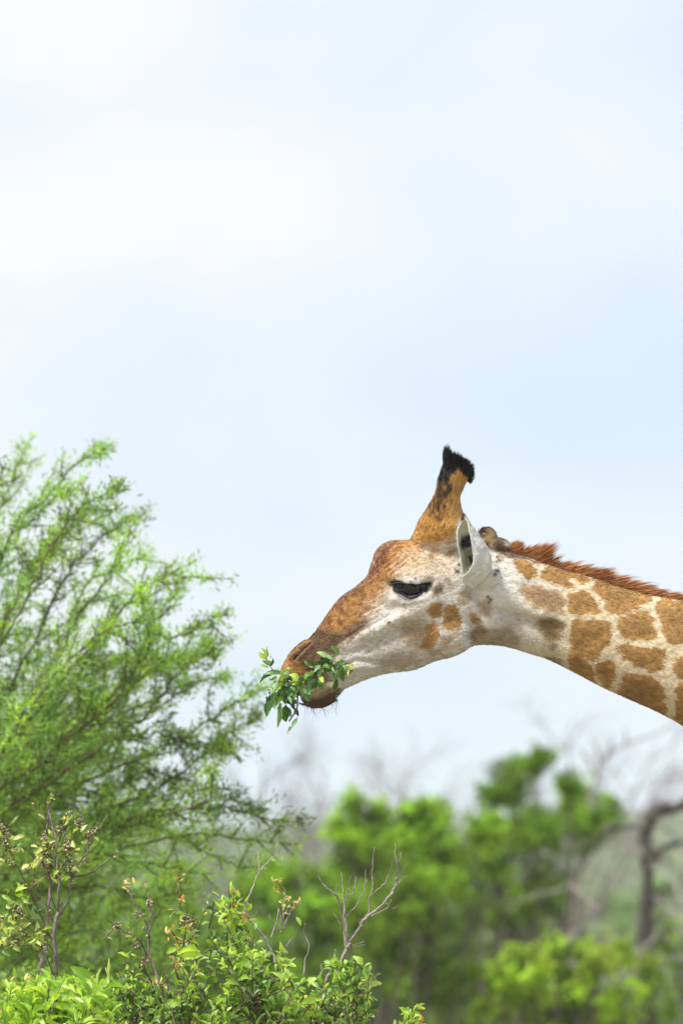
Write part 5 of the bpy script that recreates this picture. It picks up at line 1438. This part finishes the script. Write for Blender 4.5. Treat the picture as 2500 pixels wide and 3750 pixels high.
# hooves and tail tuft (outside the picture)
for x in (2.0, 3.37):
    for sg in (-1, 1):
        a = Acc(); tube(a, [(x + .0, sg * .19, .11), (x - .01, sg * .19, .06), (x - .02, sg * .19, 0.0)], [.066, .08, .088], 16)
        link('hoof', a.mesh('hoof', M_hoof), gir)
a = Acc(); n = 900
strands(a, np.array([3.9, 0, 1.42]) + rg.normal(size=(n, 3)) * np.array([.012, .012, .06]), np.array([0, 0, -1]) + rg.normal(size=(n, 3)) * .12, .35 + .25 * rg.random(n), .003, np.zeros(3), np.array([.012, .01, .01]), rg)
link('tail_tuft', a.mesh('tail_tuft', M_hair), gir)

# ------------------------------------------------------------------ the browse hanging from the mouth
def sprig():
    rng = np.random.default_rng(91)
    root = empty('leafy_twig', tuple(W((1130, 2480), -.05)), 'leafy green twig with small berries held in the mouth of the giraffe', 'twig')
    q = lambda x, y: (900 + x * .3827, 2250 + y * .3827)
    L = [ # base, tip, width px(crop), colour, depth
     (200,435,122,378,52,'bright'),(195,440,165,325,34,'bright'),(213,412,204,322,15,'olive'),(245,505,182,448,44,'deep'),(241,500,264,435,34,'mixed'),(225,515,123,492,24,'mixed'),(243,430,240,400,10,'olive'),
     (340,560,195,572,42,'mixed'),(255,592,118,632,36,'deep'),(262,640,222,622,22,'deep'),(300,600,240,640,30,'mixed'),(290,640,268,742,42,'mixed'),(380,590,288,572,42,'bright'),(345,650,415,530,62,'mixed'),
     (430,600,350,560,50,'mixed'),(520,650,425,585,70,'bright'),(525,660,432,650,60,'bright'),(560,630,622,572,56,'mixed'),(640,640,560,612,52,'mixed'),(250,772,207,972,58,'deep'),(240,775,200,850,46,'deep'),
     (330,735,268,905,50,'mixed'),(312,780,262,912,40,'bright'),(330,840,308,1085,46,'deep'),(350,860,305,925,40,'mixed'),(385,870,392,1038,80,'deep'),(395,890,438,975,50,'mixed'),(480,820,458,925,52,'deep'),
     (492,1000,455,1085,34,'deep'),(455,1080,405,1115,28,'deep'),(408,1125,410,1155,12,'rust'),(420,740,470,812,64,'mixed'),(500,700,520,792,56,'deep'),(430,705,312,782,54,'mixed'),(385,690,298,722,50,'bright'),
     (370,660,310,652,42,'mixed'),(560,700,602,785,62,'deep'),(640,700,590,742,60,'mixed'),(690,640,640,725,62,'mixed'),(700,610,722,540,44,'mixed'),(740,565,690,590,50,'deep'),(690,505,548,443,56,'mixed'),
     (800,480,688,465,54,'mixed'),(780,470,700,440,42,'deep'),(832,430,678,375,46,'mixed'),(835,445,760,402,44,'deep'),(895,400,828,308,40,'mixed'),(900,455,795,515,42,'mixed'),(960,465,880,478,36,'deep'),
     (932,500,928,655,42,'deep'),(870,525,850,630,46,'deep'),(872,620,832,740,46,'mixed'),(955,500,912,640,36,'mixed'),(985,495,1035,505,40,'rust'),(980,540,978,592,26,'rust'),(990,500,970,560,44,'bright'),
     (450,620,500,720,50,'deep'),(470,700,400,790,50,'deep'),(560,640,520,720,46,'mixed'),(600,660,680,690,50,'mixed'),(720,500,650,540,40,'deep'),(760,520,820,560,40,'deep'),(300,700,350,810,46,'deep'),
     (360,780,300,830,44,'mixed'),(420,790,370,860,46,'deep'),(260,700,215,735,18,'rust'),(610,740,608,800,16,'deep'),(740,470,790,520,40,'mixed'),(500,600,470,690,50,'mixed'),(660,560,600,600,44,'deep'),
    ]
    for k in range(64):
        cx_, cy_ = [(400, 680, ), (620, 640), (800, 500), (340, 760), (480, 700)][k % 5]
        x_, y_ = cx_ + rng.normal() * 70, cy_ + rng.normal() * (60 if k % 5 != 2 else 30); an = rng.normal() * .9 + 1.4
        l_ = 45 + 55 * rng.random()
        L.append((x_, y_, x_ + l_ * math.cos(an), y_ + l_ * math.sin(an), 22 + 18 * rng.random(), 'browse' if rng.random() < .6 else 'mixed'))
    for x0, y0, x1, y1, w, pal in L:
        if pal in ('deep', 'mixed') and (pal == 'deep' or rng.random() < .65): pal = 'browse'
        d0 = -.050 - .022 * rng.random() - (.02 if x0 > 400 else 0)
        A_ = W(q(x0, y0), d0); B_ = W(q(x1, y1), d0 - .012 + .02 * rng.normal() * .5)
        ln = float(np.linalg.norm(B_ - A_)); wd = w * .3827 / (FPX / D0) * (1.05 + .3 * rng.random())
        nrm = unit(np.array([rng.normal() * .45, -1.0, .25 + rng.normal() * .35]))
        d = unit(B_ - A_); sd = unit(np.cross(d, nrm)); nn_ = np.cross(sd, d)
        ci = int(rng.integers(0, len(LEAFCOLS[pal])))
        ob = link('leaf', leaf_mesh('toothed', pal, ci), root)
        M = Matrix(((sd[0] * wd, d[0] * ln, nn_[0] * ln, A_[0]), (sd[1] * wd, d[1] * ln, nn_[1] * ln, A_[1]), (sd[2] * wd, d[2] * ln, nn_[2] * ln, A_[2]), (0, 0, 0, 1)))
        ob.matrix_parent_inverse = Matrix.Identity(4)
        ob.matrix_basis = Matrix.Translation(-Vector(root.location)) @ M
    a = Acc()
    for pts, r0, r1 in (([(560, 620), (440, 600), (340, 580), (268, 545), (205, 440), (203, 345)], .0026, .0009), ([(620, 600), (560, 650), (500, 760), (490, 900), (415, 1030)], .0030, .0022), ([(440, 640), (400, 760), (385, 880)], .0022, .001),
                        ([(540, 640), (640, 560), (760, 510), (880, 490), (1000, 470)], .0026, .0009), ([(340, 580), (300, 700), (260, 780)], .0018, .0009), ([(490, 870), (500, 960), (488, 1010)], .0012, .0007), ([(350, 700), (330, 830)], .0016, .0009), ([(830, 500), (840, 440), (890, 400)], .0014, .0007)):
        P = smooth_path([W(q(*p), -.058 - .006 * rng.random()) for p in pts], 5)
        tube(a, P, taper(len(P), r0, r1), 6, (.20, .16, .11))
    link('stem', a.mesh('stem', M_bark), root)
    a = Acc()
    spots = [(400, 660, 50, 26), (780, 530, 60, 26), (840, 510, 40, 16), (405, 800, 40, 24), (495, 950, 22, 14), (225, 740, 18, 6), (540, 610, 20, 6), (950, 465, 25, 9), (430, 830, 45, 20)]
    for x, y, r, n in spots:
        for k in range(n):
            c = W(q(x + r * rng.normal() * .6, y + r * rng.normal() * .6), -.062 - .012 * rng.random())
            ball(a, c, (.0028,) * 3, 4); a.C.append(np.broadcast_to(np.array([.07, .05, .03]) * (.4 + rng.random()) + (np.array([.12, .12, .03]) if y < 700 else 0), (a.V[-1].shape[0], 3)))
    b = link('berries', a.mesh('berries', M_bark), root); b['kind'] = 'stuff'
sprig()

# ------------------------------------------------------------------ air
HAZE = 0.00035
if HAZE:
    me = bpy.data.meshes.new('haze')
    X0, X1, Y0, Y1, Z0, Z1 = -1000, 1000, -60, 1600, -4.0, 30.0
    vs = [(x, y, z) for z in (Z0, Z1) for y in (Y0, Y1) for x in (X0, X1)]
    me.from_pydata(vs, [], [(0, 2, 3, 1), (4, 5, 7, 6), (0, 1, 5, 4), (2, 6, 7, 3), (0, 4, 6, 2), (1, 3, 7, 5)])
    m, N, L = mat_base('air')
    out = N.new('ShaderNodeOutputMaterial'); pv = N.new('ShaderNodeVolumePrincipled')
    pv.inputs['Color'].default_value = (0.93, 0.97, 1.0, 1); pv.inputs['Density'].default_value = HAZE
    L.new(pv.outputs[0], out.inputs['Volume']); me.materials.append(m)
    hz = link('haze', me); tag(hz, 'thin pale haze in the air between the bushes and the far hill', 'haze', kind='stuff')
